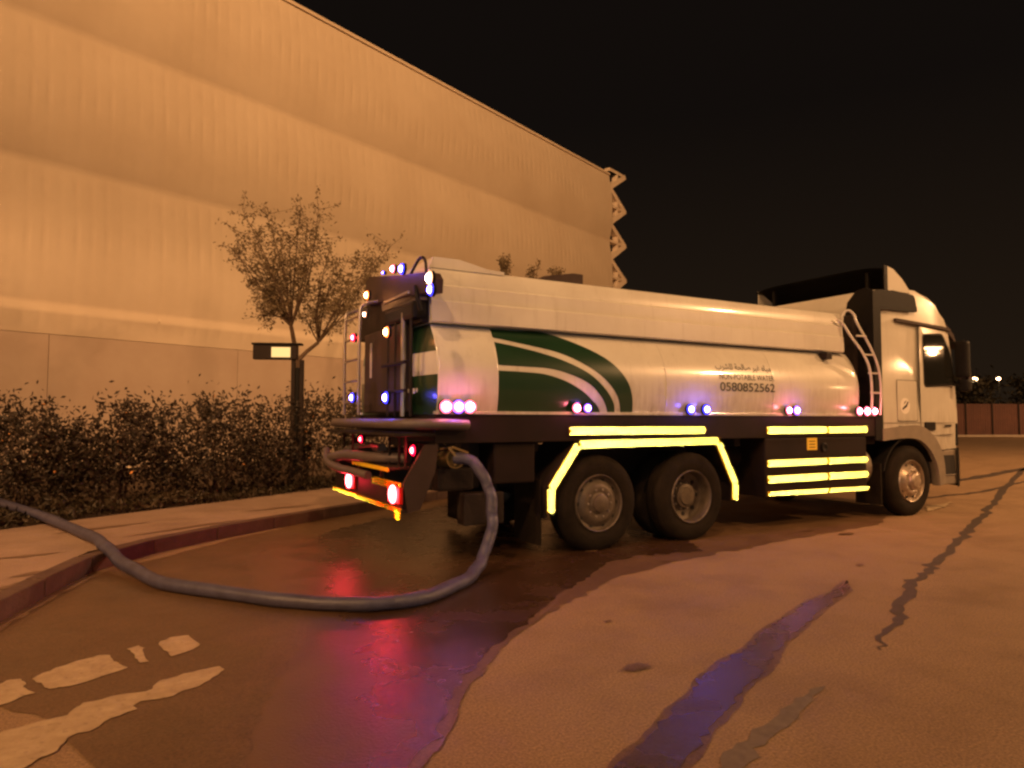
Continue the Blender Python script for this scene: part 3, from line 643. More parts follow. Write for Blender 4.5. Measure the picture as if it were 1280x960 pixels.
# rear head of the tank: painted bands
def cap(name, z0, z1, m, xo, parent):
    bm = bmesh.new(); rows = []
    n = 8
    for k in range(n+1):
        z = z0+(z1-z0)*k/n; y = sec(z) if z < 2.384 else 1.1
        rows.append([bm.verts.new((XR-xo-.10*(1-(j/5-1)**2)*(1-((z-1.93)/.55)**2 if abs(z-1.93) < .55 else 0), -y+2*y*j/10, z)) for j in range(11)])
    for a, b in zip(rows, rows[1:]):
        for j in range(10): bm.faces.new((a[j], a[j+1], b[j+1], b[j]))
    return fin(name, bm, m, parent, True)
hd = cap('rear_head', 1.48, 1.87, M['green'], 0, tr); cap('rear_head', 1.87, 2.10, M['paint'], 0, tr); cap('rear_head', 2.10, 2.38, M['green'], 0, tr)
hd['label'] = 'dark green lower band of the tank end'
# green livery shapes
def onbody(X, z, off=.004): return (X, -(sec(z)+off), z)
def curve(pp, n=40):
    P = smoothline([(p[0], 0, p[1]) for p in pp], 12); L = [0]
    for a, b in zip(P, P[1:]): L.append(L[-1]+(b-a).length)
    out = []
    for k in range(n+1):
        s = L[-1]*k/n; i = 0
        while i < len(P)-2 and L[i+1] < s: i += 1
        f = (s-L[i])/max(1e-6, L[i+1]-L[i]); out.append(P[i]+(P[i+1]-P[i])*f)
    return out
def pp(lst): return [(ony(x, y, -1.25).x, min(2.37, max(1.50, ony(x, y, -1.25).z))) for x, y in lst]
def band(name, A, Bc):
    a = curve(pp(A)); b = curve(pp(Bc)); bm = bmesh.new(); rows = []
    for p, q in zip(a, b): rows.append([bm.verts.new(onbody(p.x+(q.x-p.x)*j/8, p.z+(q.z-p.z)*j/8)) for j in range(9)])
    for r1, r2 in zip(rows, rows[1:]):
        for j in range(8): bm.faces.new((r1[j], r1[j+1], r2[j+1], r2[j]))
    o = fin(name, bm, M['green'], tank, True); return o
band('green_swoosh', [(622, 406), (655, 408), (692, 410), (735, 432), (765, 452), (783, 475), (790, 495), (792, 516)], [(622, 420), (660, 429), (704, 441), (738, 459), (758, 476), (770, 492), (775, 505), (777, 516)])
band('green_swoosh', [(622, 426), (660, 435), (700, 448), (732, 464), (750, 479), (762, 494), (768, 505), (770, 516)], [(622, 456), (655, 458), (690, 461), (718, 470), (738, 481), (750, 494), (757, 505), (761, 516)])
band('green_swoosh', [(622, 463), (655, 465), (682, 468), (708, 477), (728, 489), (740, 500), (748, 508), (752, 516)], [(622, 516), (640, 516), (660, 516), (680, 516), (700, 516), (715, 516), (735, 516), (751, 516)])
# lettering
def lettering(s, X0, X1, z0, z1, name, mm=None, fit=True):
    cu = bpy.data.curves.new('lettering', 'FONT'); cu.body = s; cu.offset = .012
    to = bpy.data.objects.new('lettering', cu); COL.objects.link(to)
    dg = bpy.context.evaluated_depsgraph_get(); me = bpy.data.meshes.new_from_object(to.evaluated_get(dg)); bpy.data.objects.remove(to)
    xs = [v.co.x for v in me.vertices]; ys = [v.co.y for v in me.vertices]; x0, x1, y0, y1 = min(xs), max(xs), min(ys), max(ys)
    for v in me.vertices:
        X = X0+(v.co.x-x0)/(x1-x0)*(X1-X0); z = z0+(v.co.y-y0)/(y1-y0)*(z1-z0); v.co = onbody(X, z, .006)
    me.materials.clear()
    return link(name, me, mm or M['greentext'], tank)
AR = [0xFEE3, 0xFEF4, 0xFE8E, 0xFEE9, 32, 0xFECF, 0xFEF4, 0xFEAE, 32, 0xFEBB, 0xFE8E, 0xFEDF, 0xFEA4, 0xFE94, 32, 0xFEDF, 0xFEE0, 0xFEB8, 0xFEAE, 0xFE8F]
lettering(''.join(chr(c) for c in AR[::-1]), 1.76, 2.74, 2.03, 2.135, 'arabic_lettering')
lettering('NON-POTABLE WATER', 1.8, 2.77, 1.93, 2.0, 'lettering')
lettering('0580852562', 1.8, 2.77, 1.785, 1.895, 'phone_number')
# small dark clip on the body near the front
B('lifting_lug', M['panel'], tr, 3.86, 3.98, -1.22, -1.08, 2.27, 2.36)
# roof hatch
bm = bmesh.new(); poly(bm, [(-.62, 2.97), (-.5, 3.03), (-.12, 3.1), (.02, 3.1), (.02, 2.97)], (-.9, -.35)); fin('hatch_cover', bm, M['rearbox'], tr)
# bottom rail and skirt
B('bottom_rail', M['paint'], tr, (XR-.02, 4.86, -1.262, -1.19, 1.482, 1.512), (XR-.02, 4.86, 1.19, 1.262, 1.482, 1.512), bev=.004)
B('side_skirt', M['panel'], tr, (XR-.02, 4.9, -1.245, -1.2, 1.2, 1.48), (XR-.02, 4.9, 1.2, 1.245, 1.2, 1.48), bev=.006)
B('tank_floor', M['chassis'], tr, XR, 4.62, -1.19, 1.19, 1.38, 1.478, bev=0)
for s in (-1, 1): B('chassis_rail', M['chassis'], tr, -2.2, 6.9, s*.43-.05, s*.43+.05, .78, 1.1)
B('crossmember', M['chassis'], tr, *[(x, x+.12, -.38, .38, .85, 1.05) for x in (-1.9, -.7, .6, 1.9, 3.0, 4.2, 5.6)])
B('tank_saddle', M['chassis'], tr, *[(x, x+.1, -1.1, 1.1, 1.1, 1.378) for x in (-1.6, -.8, .6, 2.2, 3.4, 4.4)], bev=0)
for x, nm in ((0, 'axle'), (1.35, 'axle'), (5.74, 'axle')):
    bm = bmesh.new(); tube(bm, [(x, -1.0, .52), (x, -.3, .52), (x, 0, .52), (x, .3, .52), (x, 1.0, .52)], [.09, .1, .24, .1, .09] if x < 3 else .06, 12); fin(nm, bm, M['chassis'], tr, True)

# wheels
def wheel(x, side, kind):
    ys = side*1.24
    w_ = empty_part('wheel', (x, 0, .52), tr)
    def q(a): return side*(1.24-a)           # distance a inwards from the outer face
    def tyre(a0):
        bm = bmesh.new()
        pr = [(.03, .30), (.008, .34), (0, .42), (.012, .47), (.035, .505), (.055, .522), (.1, .524), (.102, .512), (.112, .512), (.114, .524), (.16, .525), (.162, .512), (.172, .512), (.174, .525), (.22, .524), (.245, .505), (.28, .42), (.27, .33), (.25, .30)]
        lathe(bm, [(q(a0+a), r) for a, r in pr], 56); return fin('tyre', bm, M['rubber'], w_, True, 50)
    tyre(0)
    if kind == 'dual': tyre(.33)
    bm = bmesh.new()
    if kind == 'dual':
        pr = [(.02, .315), (.0, .305), (.012, .292), (.06, .285), (.15, .278), (.165, .25), (.17, .17), (.15, .15), (.11, .14), (.10, .11), (.085, .10), (.08, 0)]; m_ = M['rim']
    elif kind == 'flat':
        pr = [(.02, .315), (.0, .305), (.012, .292), (.05, .283), (.055, .26), (.035, .235), (.01, .2), (.002, .17), (.012, .12), (0, .1), (-.035, .095), (-.045, .075), (-.05, 0)]; m_ = M['rim']
    else:
        pr = [(.02, .315), (.0, .305), (.012, .292), (.055, .283), (.06, .255), (.03, .225), (-.01, .19), (-.02, .15), (.0, .13), (-.05, .12), (-.075, .09), (-.08, 0)]; m_ = M['alu']
    lathe(bm, [(q(a), r) for a, r in pr], 44); fin('rim', bm, m_, w_, True, 30)
    def ringof(n, rad, a, size, m__, nm, depth):
        bm = bmesh.new()
        for k in range(n):
            t = 2*math.pi*k/n
            lathe(bm, [(q(a+depth), size), (q(a), size), (q(a-.004), size*.8), (q(a-.004), 0)], 10, (math.cos(t)*rad, 0, math.sin(t)*rad))
        fin(nm, bm, m__, w_, True, 40)['kind'] = 'stuff'
    if kind == 'dual': ringof(8, .215, .166, .028, M['dark'], 'hand_hole', .02); ringof(10, .155, .145, .014, M['metal'], 'wheel_nut', .03)
    elif kind == 'flat': ringof(10, .25, .047, .022, M['dark'], 'hand_hole', .02); ringof(10, .15, .0, .014, M['metal'], 'wheel_nut', .03)
    else: ringof(10, .243, .042, .024, M['dark'], 'hand_hole', .02); ringof(10, .17, -.02, .018, M['alu'], 'wheel_nut', .04)
def empty_part(name, loc, parent):
    o = bpy.data.objects.new(name, None); COL.objects.link(o); o.location = loc; o.parent = parent; return o
for s in (-1, 1): wheel(0, s, 'flat'); wheel(1.35, s, 'dual'); wheel(5.74, s, 'front')

# mudguard over the bogie
prof = [(-.70, .40), (-.70, .72), (-.32, 1.20), (1.78, 1.215), (2.10, .66), (2.09, .42)]
inn = [(-.67, .40), (-.67, .705), (-.30, 1.17), (1.76, 1.185), (2.07, .645), (2.06, .42)]
for s in (-1, 1):
    bm = bmesh.new(); a, b = (-1.235, -.62) if s < 0 else (.62, 1.235)
    for i in range(5):
        poly(bm, [prof[i], prof[i+1], inn[i+1], inn[i]], (a, b))
    bmesh.ops.remove_doubles(bm, verts=bm.verts, dist=1e-5)
    fin('mudguard', bm, M['chassis'], tr)
B('mud_flap', M['rubber'], tr, (-.74, -.72, -1.2, -.65, .12, .8), (-.74, -.72, .65, 1.2, .12, .8), bev=0)
# inner wheel-bay backing seen as darkness: the gearbox, springs and air tanks
B('leaf_spring', M['chassis'], tr, (-.3, 1.65, -.62, -.54, .55, .66), (-.3, 1.65, .54, .62, .55, .66))
T('air_tank', M['chassis'], tr, [(2.15, -.75, .95), (2.55, -.75, .95)], .14, 14)
# side equipment behind the rear wheels
B('side_cabinet', M['panel'], tr, -1.28, -.8, -1.2, -.5, .78, 1.195, bev=.02)
B('bumper_cabinet', M['chassis'], tr, -1.9, -1.32, -.95, -.25, .72, 1.19, bev=.02)
B('side_tread', M['chassis'], tr, -1.6, -1.15, -1.18, -1.0, .38, .7, bev=.02)

# tool box between the axles
tb = B('tool_box', M['panel'], tr, 2.6, 4.66, -1.235, -.55, .44, 1.195, bev=.015)
B('box_lid_line', M['black'], tb, 2.62, 4.64, -1.241, -1.236, .905, .915, bev=0)
B('latch', M['black'], tb, *[(x, x+.05, -1.262, -1.238, .86, .93) for x in (2.85, 3.6, 4.2)], bev=.004)
B('warning_label', M['yellowlabel'], tb, 3.4, 3.6, -1.24, -1.2365, 1.03, 1.19, bev=0)
B('warning_mark', M['black'], tb, *[(3.44, 3.56, -1.2425, -1.241, 1.06+k*.04, 1.07+k*.04) for k in range(3)], bev=0)
bm = bmesh.new(); lathe(bm, [(-1.238, .065), (-1.255, .065), (-1.262, .05), (-1.255, .03), (-1.25, 0)], 20, (3.74, 0, 1.06)); fin('lock', bm, M['black'], tb, True)

# retroreflective tape: open corner prisms canted towards the road behind
def tape(segs, wid, nrm, cant, parent, E=.024, mm='retro'):
    nrm = Vector(nrm).normalized(); cant = Vector(cant).normalized()
    # orthonormal triple symmetric about cant
    zup = Vector((0, 0, 1)); s = cant.cross(zup).normalized(); u = s.cross(cant)
    def triple(rot):
        es = []
        for k in range(3):
            t = rot+k*2*math.pi/3; es.append(cant/math.sqrt(3)+(s*math.cos(t)+u*math.sin(t))*math.sqrt(2/3))
        return es
    T0, T1 = triple(math.pi/2), triple(-math.pi/2)
    for (p0, p1) in segs:
        bmp = bmesh.new(); bmr = bmesh.new()
        p0, p1 = Vector(p0), Vector(p1); d = (p1-p0); L = d.length; t = d.normalized(); v = nrm.cross(t).normalized()
        # backing plate
        vs = [p0-v*wid/2, p1-v*wid/2, p1+v*wid/2, p0+v*wid/2]; lo = [bmp.verts.new(q+nrm*.001) for q in vs]; hi = [bmp.verts.new(q+nrm*.006) for q in vs]
        bmp.faces.new(hi); bmp.faces.new(lo[::-1])
        for i in range(4): bmp.faces.new((lo[i], lo[(i+1) % 4], hi[(i+1) % 4], hi[i]))
        ct = max(.35, (t-cant*t.dot(cant)).length); cv = max(.35, (v-cant*v.dot(cant)).length); nu = max(1, round(L/(E*1.414/ct))); nv = max(1, round(wid/(E*1.225/cv)))
        for i in range(nu):
            if i % 23 == 22 and mm == 'retro' and p0.x > 2.5: continue
            for j in range(nv):
                c = p0+t*((i+.25+(.5 if j % 2 else 0))*L/nu)+v*((j+.5)/nv-.5)*wid+nrm*(.007+E*.95)
                ap = c-cant*E*.577
                es = T0; A = bmr.verts.new(ap); Q = [bmr.verts.new(ap+e*E) for e in es]
                for k in range(3):
                    c2 = bmr.verts.new(ap+(es[k]+es[(k+1) % 3])*E); bmr.faces.new((A, Q[k], c2, Q[(k+1) % 3]))
        o = fin('reflective_tape', bmp, M['yellow'], parent)
        me = bpy.data.meshes.new('prism_sheet'); bmr.to_mesh(me); bmr.free(); r_ = link('prism_sheet', me, M[mm], o); r_['kind'] = 'stuff'
SN = (0, -1, 0)
def yz(X, z, y=-1.246): return (X, y, z)
tape([(yz(-.40, 1.31), yz(1.54, 1.308))], .085, SN, (-.55, -.82, .05), tr)
tape([(yz(-.27, 1.165, -1.238), yz(1.76, 1.178, -1.238))], .085, SN, (-.55, -.82, .05), tr)
tape([(yz(-.30, 1.15, -1.238), yz(-.63, .71, -1.238)), (yz(-.635, .70, -1.238), yz(-.635, .46, -1.238))], .085, SN, (-.48, -.87, .08), tr)
tape([(yz(1.77, 1.15, -1.238), yz(2.035, .655, -1.238)), (yz(2.04, .64, -1.238), yz(2.035, .45, -1.238))], .085, SN, (-.66, -.75, .07), tr)
for z, h in ((1.297, .09), (.875, .08), (.67, .09), (.49, .055)):
    tape([(yz(2.62, z), yz(4.64, z-(.0 if z > .5 else .02)))], h, SN, (-.76, -.65, .06), tr)

# side lights
GLOW = {'lp': ((1, .16, .22), 1.8), 'lv': ((.3, .12, 1), 1.3), 'lb': ((.12, .09, 1), 1.8), 'lr': ((1, .02, .05), 1.2), 'la': ((1, .3, .08), 1.0), 'lw': ((1, .6, .4), .7), 'lt': ((1, .02, .04), 2.0)}
def lightunit(x, y, z, m, s=.036, parent=tr, sq=False, name='marker_light', d=(0, -1, 0)):
    d = Vector(d); c = Vector((x, y, z)); bm = bmesh.new()
    rot = d.to_track_quat('Z', 'Y').to_matrix().to_4x4(); rot.translation = c
    bmesh.ops.create_cone(bm, cap_ends=True, segments=18, radius1=s*1.62, radius2=s*1.55, depth=.03, matrix=rot)
    h = fin(name, bm, M['black'], parent)
    if m+'rim' in M: bm = bmesh.new(); bmesh.ops.create_cone(bm, cap_ends=True, segments=18, radius1=s*1.5, radius2=s*1.3, depth=.014, matrix=rot @ Matrix.Translation((0, 0, .02))); fin('lens_rim', bm, M[m+'rim'], h)  # emissive ring imitates the halo round the lens
    bm = bmesh.new(); bmesh.ops.create_uvsphere(bm, u_segments=12, v_segments=8, radius=s*.92); bmesh.ops.scale(bm, vec=(1, 1, .7), verts=bm.verts); bmesh.ops.transform(bm, matrix=rot @ Matrix.Translation((0, 0, .025)), verts=bm.verts)
    fin('lens', bm, M[m], h, True)
    if m in GLOW:
        c_, e_ = GLOW[m]; l = bpy.data.lights.new('marker_glow', 'POINT'); l.energy = e_*(s/.04)*random.uniform(.75, 1.25); l.color = c_; l.shadow_soft_size = .025
        lo = bpy.data.objects.new('marker_glow', l); COL.objects.link(lo); lo.parent = h; lo.location = c+d*.085
    return h
for X, m_, s in [(-1.85, 'lp', .045), (-1.72, 'lv', .045), (-1.60, 'lp', .045), (-.34, 'lp', .036), (-.2, 'lv', .032), (1.28, 'lb', .04), (1.53, 'lb', .04), (2.98, 'lp', .036), (3.13, 'lv', .04), (4.43, 'lp', .04), (4.60, 'lp', .045), (4.77, 'lp', .04)]:
    lightunit(X, -1.285, 1.555, m_, s)
B('light_guard', M['metal'], tr, *[(x-.06, x+.06, -1.33, -1.325, 1.60, 1.606) for x in (-1.85, -1.72, -1.6)], *[(x-.004, x+.004, -1.33, -1.325, 1.50, 1.60) for x in (-1.79, -1.66, -1.54)], bev=0)

# rear of the tank: cabinet, pipes, ladder, rack
XB = -2.04
def rp(px_, py_, X): v = onx(px_, py_, X); return (v.y, v.z)
ca, cb = rp(456, 395, -2.1), rp(500, 515, -2.1)
B('hose_cabinet', M['rearbox'], tr, -2.1, -1.98, cb[0], ca[0], 1.5, 2.42, bev=.02)
B('cabinet_strip', M['paint'], tr, -2.106, -2.101, ca[0]-.3, ca[0]-.24, 1.9, 2.3, bev=0)
yl, zl = rp(455, 352, -2.12); yr, zr_ = rp(538, 347, -2.12)
bm = bmesh.new(); poly(bm, [rp(*q, -2.1) for q in [(457, 354), (462, 346), (500, 344), (533, 340), (537, 348), (536, 365), (500, 371), (458, 382)]], (-2.1, -1.96), axis=0); fin('rear_rack', bm, M['rearbox'], tr)
B('upper_head', M['chassis'], tr, -2.04, -1.945, -1.08, 1.0, 2.385, 2.80, bev=.01)
bm = bmesh.new(); poly(bm, [rp(*q, -2.06) for q in [(476, 378), (522, 366), (524, 374), (478, 389)]], (-2.06, -1.97), axis=0); fin('number_board', bm, M['trim'], tr)
B('grab_rail', M['metal'], tr, -2.16, -2.13, -1.05, -.3, 2.66, 2.69)
B('manway_lid', M['black'], tr, -2.12, -1.96, -1.1, -.2, 2.42, 2.6, bev=.04)
for y0 in (-.32, -.55, -.78, -1.0):
    T('drain_pipe', M['metal'] if y0 == -.78 else M['chassis'], tr, [(-2.1, y0, 1.46), (-2.1, y0, 2.5), (-2.05, y0, 2.6)], .017 if y0 != -.78 else .027, 8)
B('pipe_tie', M['chassis'], tr, *[(-2.18, -2.14, -1.02, -.3, z, z+.03) for z in (1.7, 1.98)])
# ladder at the far corner
lx = -2.3
y1_, z1_ = rp(432, 393, lx); y2_, z2_ = rp(450, 388, lx)
lad = T('ladder', M['metal'], tr, smoothline([(lx, y1_, 1.48), (lx, y1_, z1_-.15), (lx+.05, y1_, z1_+.02), (lx+.3, y1_, z1_+.08)], 5), .018, 7)
T('stile', M['metal'], lad, smoothline([(lx, y2_, 1.48), (lx, y2_, z1_-.15), (lx+.05, y2_, z1_+.04), (lx+.3, y2_, z1_+.1)], 5), .018, 7)
for k in range(5): T('rung', M['metal'], lad, [(lx, y1_, 1.62+k*.24), (lx, y2_, 1.62+k*.24)], .013, 6)
# hoop rail on top
T('hoop_rail', M['chassis'], tr, smoothline([tuple(onx(*q, -2.06)) for q in [(512, 346), (518, 334), (524, 324), (529, 322), (532, 328), (533, 345)]], 6), .015, 8)
# hooked bracket at the near corner
T('tie_bracket', M['black'], tr, smoothline([(-2.1, -1.12, 2.72), (-2.12, -1.2, 2.62), (-2.08, -1.2, 2.48)], 5), .025, 7)
# rear lights (pixel seen, plane x)
for (a, b_, X, m_, s) in [(440, 497, -2.34, 'lb', .036), (482, 497, -2.24, 'lb', .042), (441.5, 422, -2.33, 'lr', .032), (483, 415, -2.24, 'la', .038), (458.5, 369, -2.22, 'la', .034), (491, 336, -2.12, 'lp', .03), (502, 336, -2.12, 'lb', .038), (536.5, 347.5, -2.2, 'lw', .042), (538, 362, -2.2, 'lb', .038), (456, 393, -2.3, 'lw', .02), (479, 341, -2.12, 'lb', .012)]:
    v = onx(a, b_, X); lightunit(v.x+.02, v.y, v.z, m_, s, d=(-1, 0, 0))
for a, X in ((491, -2.12), (502, -2.12)):
    v = onx(a, 345, X); T('lamp_stalk', M['chassis'], tr, [(X+.03, v.y, 2.98), (X+.03, v.y, v.z+.06)], .012, 6)
# small worn lettering strokes on the lower rear head
B('worn_print', M['whiteprint'], tr, *[(-2.035+.0, -2.028, -1.0+k*.075, -.965+k*.075, 1.70-(k % 3)*.012, 1.74) for k in range(6)], bev=0)
# suction hose carried round the rear on a tray
B('hose_tray', M['chassis'], tr, (-2.36, XR-.03, -1.28, 1.28, 1.27, 1.30), bev=.006)
hz = 1.385
T('suction_hose', M['greyhose'], tr, smoothline([(-1.62, -1.30, hz-.01), (-1.85, -1.315, hz), (-2.08, -1.31, hz), (-2.24, -1.18, hz), (-2.3, -.9, hz), (-2.3, 0, hz), (-2.3, .95, hz), (-2.26, 1.2, hz), (-2.12, 1.32, hz), (-1.7, 1.35, hz)], 8), .052, 14)
v = onx(422, 516, -2.25)
# rear bumper
XBm = -2.25
bp = B('rear_bumper', M['chassis'], tr, XBm, XBm+.1, -1.2, 1.2, .585, .815, bev=.015)
def rs(pa, pb, name='bumper_tape'):
    a, b = onx(*pa, XBm), onx(*pb, XBm); return a, b
tape([((XBm-.001, 1.22, .575), (XBm-.001, -1.2, .575))], .032, (-1, 0, 0), (-.80, -.6, .06), tr, .016, 'retroy')
tape([((XBm-.001, -.36, .80), (XBm-.001, -1.18, .80))], .06, (-1, 0, 0), (-.80, -.6, .06), tr, .016, 'retroy')
B('yellow_strip', M['yellow'], bp, XBm-.012, XBm-.001, .5, 1.2, .80, .84, bev=.003)
B('bumper_bar', M['chassis'], bp, XBm-.02, XBm+.06, -1.22, 1.24, .548, .583, bev=.005)
tape([((XBm-.03, -1.2, .58), (XBm-.03, -1.2, .50))], .06, (-1, -.3, 0), (-.5, -.85, .1), tr, .02, 'retroy')
B('hose_shelf', M['rearbox'], tr, -2.3, -1.95, -.95, 1.2, .94, .965, bev=.005)
B('shelf_edge', M['yellow'], tr, -2.312, -2.301, (onx(485, 588, -2.31).y), onx(440, 577, -2.31).y, .925, .965, bev=.003)
B('bumper_bracket', M['chassis'], tr, (-2.2, -1.95, -.5, -.42, .6, .92), (-2.2, -1.95, .42, .5, .6, .92))
for (a, b_) in ((438.7, 600.3), (493.8, 617.5)):
    v = onx(a, b_, XBm-.02)
    h = B('tail_light', M['redlens'], tr, XBm-.035, XBm-.001, v.y-.17, v.y+.17, v.z-.085, v.z+.075, bev=.012)
    B('lens_glow', M['ltdim'], h, XBm-.038, XBm-.0355, v.y-.15, v.y+.15, v.z-.075, v.z+.065, bev=0)
    bm = bmesh.new(); bmesh.ops.create_uvsphere(bm, u_segments=14, v_segments=10, radius=.088); bmesh.ops.scale(bm, vec=(.35, 1.05, 1), verts=bm.verts); bmesh.ops.translate(bm, verts=bm.verts, vec=(XBm-.045, v.y, v.z)); fin('lens', bm, M['lt'], h, True)
    l = bpy.data.lights.new('tail_glow', 'POINT'); l.energy = 5.5; l.color = (1, .03, .05); l.shadow_soft_size = .05; lo = bpy.data.objects.new('tail_glow', l); COL.objects.link(lo); lo.parent = h; lo.location = (XBm-.14, v.y, v.z)
for (a, b_, s) in ((451, 549, .03), (516, 563, .036)):
    v = onx(a, b_, -2.12); lightunit(-2.1, v.y, v.z, 'lt', s, d=(-1, 0, 0))
v = onx(452, 572, -2.3); lightunit(-2.28, v.y, v.z, 'ltdim', .022, d=(-1, 0, 0))
# upright bars between the shelf and the tray
for a in (430, 441, 487, 499, 507):
    v = onx(a, 560, -2.16); T('upright', M['chassis'], tr, [(-2.16, v.y, .965), (-2.16, v.y, 1.27)], .016, 6)
# tapered near end plate
bm = bmesh.new(); poly(bm, [(-2.25, .83), (-2.04, 1.19), (-1.90, 1.19), (-1.93, .93), (-2.08, .58), (-2.2, .55)], (-1.235, -1.2)); fin('end_plate', bm, M['rearbox'], tr); bm = bmesh.new(); poly(bm, [(-2.25, .83), (-2.04, 1.19), (-1.90, 1.19), (-1.93, .93), (-2.08, .58), (-2.2, .55)], (1.2, 1.235)); fin('end_plate', bm, M['rearbox'], tr)
# coiled hose on the shelf
T('coiled_hose', M['greyhose'], tr, smoothline([(-2.0, -.7, 1.03), (-2.25, -.35, 1.03), (-2.36, .3, 1.03), (-2.42, .75, .98), (-2.33, 1.05, .93), (-2.1, 1.1, 1.05), (-2.0, .7, 1.1), (-2.02, .1, 1.1)], 8), .055, 12)
T('coiled_hose', M['greyhose'], tr, smoothline([(-2.42, 1.0, 1.06), (-2.46, .78, .94), (-2.42, .45, .88), (-2.36, .1, .86), (-2.3, -.3, .84)], 8), .045, 10)
# outlet valve with hand wheel
vc = Vector((-1.70, -1.16, 1.05))
bm = bmesh.new(); tube(bm, [(-1.75, -.5, 1.0), (-1.73, -.9, 1.02), tuple(vc)], [.09, .09, .075], 14); val = fin('outlet_valve', bm, M['brass'], tr, True)
bm = bmesh.new(); lathe(bm, [(-1.20, .085), (-1.2, .1), (-1.14, .1), (-1.14, .085)], 18, (-1.70, 0, 1.05)); fin('coupling_ring', bm, M['brass'], val, True)
bm = bmesh.new(); lathe(bm, [(-.95, .075), (-.95, .085), (-.9, .085), (-.9, .05), (-.88, 0)], 12, (-1.76, 0, 1.12)); fin('valve_cap', bm, M['brass'], val)
bm = bmesh.new(); tube(bm, [(-1.84, -1.1, 1.14), (-1.74, -1.22, 1.16), (-1.58, -1.22, 1.1)], .014, 6); tube(bm, [(-1.78, -1.22, 1.15), (-1.66, -1.25, 1.0)], .014, 6); fin('lever', bm, M['brass'], val, True)
B('pump_housing', M['chassis'], tr, -1.85, -1.45, -1.1, -.6, .72, .95, bev=.03)

# front ladder of the tank
def lp_(o, X0): return [(X0+o+.02, -1.13, 2.98), (X0+o+.1, -1.16, 3.02), (X0+o+.17, -1.19, 2.92)]
la = T('front_ladder', M['paint'], tr, smoothline([(4.34, -1.12, 2.8), (4.34, -1.14, 2.93), (4.40, -1.18, 2.99), (4.47, -1.22, 2.93), (4.5, -1.25, 2.8), (4.74, -1.29, 2.45), (4.88, -1.31, 2.15), (4.92, -1.31, 1.8), (4.9, -1.3, 1.5)], 6), .017, 8)
T('stile', M['paint'], la, smoothline([(4.2, -1.14, 2.85), (4.3, -1.16, 2.8), (4.42, -1.2, 2.62), (4.58, -1.26, 2.4), (4.70, -1.29, 2.15), (4.74, -1.29, 1.8), (4.72, -1.28, 1.5)], 6), .017, 8)
for a, b_ in (((4.45, 2.62), (4.63, 2.62)), ((4.6, 2.36), (4.78, 2.36)), ((4.7, 2.1), (4.89, 2.1)), ((4.74, 1.82), (4.92, 1.82))):
    T('rung', M['paint'], la, [(a[0], -1.27, a[1]), (b_[0], -1.29, b_[1])], .013, 6)

# ------------------------------------------------------------------ cab
def arch(cx, cz, r, a0, a1, n):
    return [(cx+r*math.cos(R(a0+(a1-a0)*k/n)), cz+r*math.sin(R(a0+(a1-a0)*k/n))) for k in range(n+1)]
CX = 5.74
side = [(5.02, 1.16), (5.02, 3.16), (5.08, 3.36), (5.6, 3.42), (6.0, 3.42), (6.38, 3.37), (6.58, 3.26), (6.72, 3.02), (6.80, 2.86), (6.92, 2.5), (7.05, 2.05), (7.13, 1.7), (7.17, 1.3), (7.16, .98), (6.50, .97), (6.34, 1.12), (6.15, 1.24), (5.9, 1.28), (5.4, 1.22)]
bm = bmesh.new(); ff = poly(bm, side, (-1.235, 1.235))
# narrow the roof and round the front corners in plan
for v in bm.verts:
    s = 1 if v.co.y > 0 else -1
    if v.co.z > 2.9: v.co.y -= s*.05*(v.co.z-2.9)/.5
    if v.co.x > 6.55: v.co.y -= s*.09*((v.co.x-6.55)/.6)**2
E_ = [e for e in bm.edges if abs(abs(e.verts[0].co.y)-abs(e.verts[1].co.y)) < .2 and e.verts[0].co.y*e.verts[1].co.y > 0 and (min(v.co.z for v in e.verts) > 1.25 or min(v.co.x for v in e.verts) > 6.9)]
bmesh.ops.bevel(bm, geom=E_, offset=.09, segments=4, affect='EDGES', profile=.55)
cab = fin('cab', bm, M['cabpaint'], tr, True, 32)
cab['label'] = 'white high roof cab'
def flat(name, m, pts, y0=-1.236, th=.006, parent=cab, bev=0, z_=None):
    bm = bmesh.new(); poly(bm, pts, (y0-th, y0)); 
    if bev: bmesh.ops.bevel(bm, geom=bm.edges[:], offset=bev, segments=2, affect='EDGES')
    return fin(name, bm, m, parent)
def rounded(pts, r=.05, n=4):
    out = []; N_ = len(pts)
    for i, p in enumerate(pts):
        p = Vector(p); a = Vector(pts[i-1]); b = Vector(pts[(i+1) % N_]); pa = p+(a-p).normalized()*r; pb = p+(b-p).normalized()*r
        for k in range(n+1):
            t = k/n; out.append(tuple((1-t)**2*pa+2*t*(1-t)*p+t*t*pb))
    return out
# door
door = flat('door', M['cabpaint'], rounded([(6.0, 1.18), (6.0, 2.86), (6.75, 2.82), (6.93, 2.02), (6.98, 1.22)], .06), -1.2365, .004)
for v in door.data.vertices:
    if v.co.x > 6.55: v.co.y += .09*((v.co.x-6.55)/.6)**2
gap = flat('door_seam', M['dark'], [(5.992, 1.18), (5.992, 2.87), (6.0, 2.87), (6.0, 1.18)], -1.2365, .0035)
win = flat('side_window', M['glass'], rounded([(6.13, 1.96), (6.11, 2.73), (6.60, 2.76), (6.80, 2.48), (6.9, 2.02)], .07, 5), -1.242, .006)
wf = flat('window_seal', M['black'], rounded([(6.10, 1.93), (6.08, 2.755), (6.62, 2.79), (6.83, 2.49), (6.94, 1.985)], .08, 5), -1.2405, .004)
flat('quarter_window', M['black'], rounded([(5.3, 3.06), (5.3, 3.36), (5.9, 3.33), (5.98, 3.07)], .06), -1.226, .02)
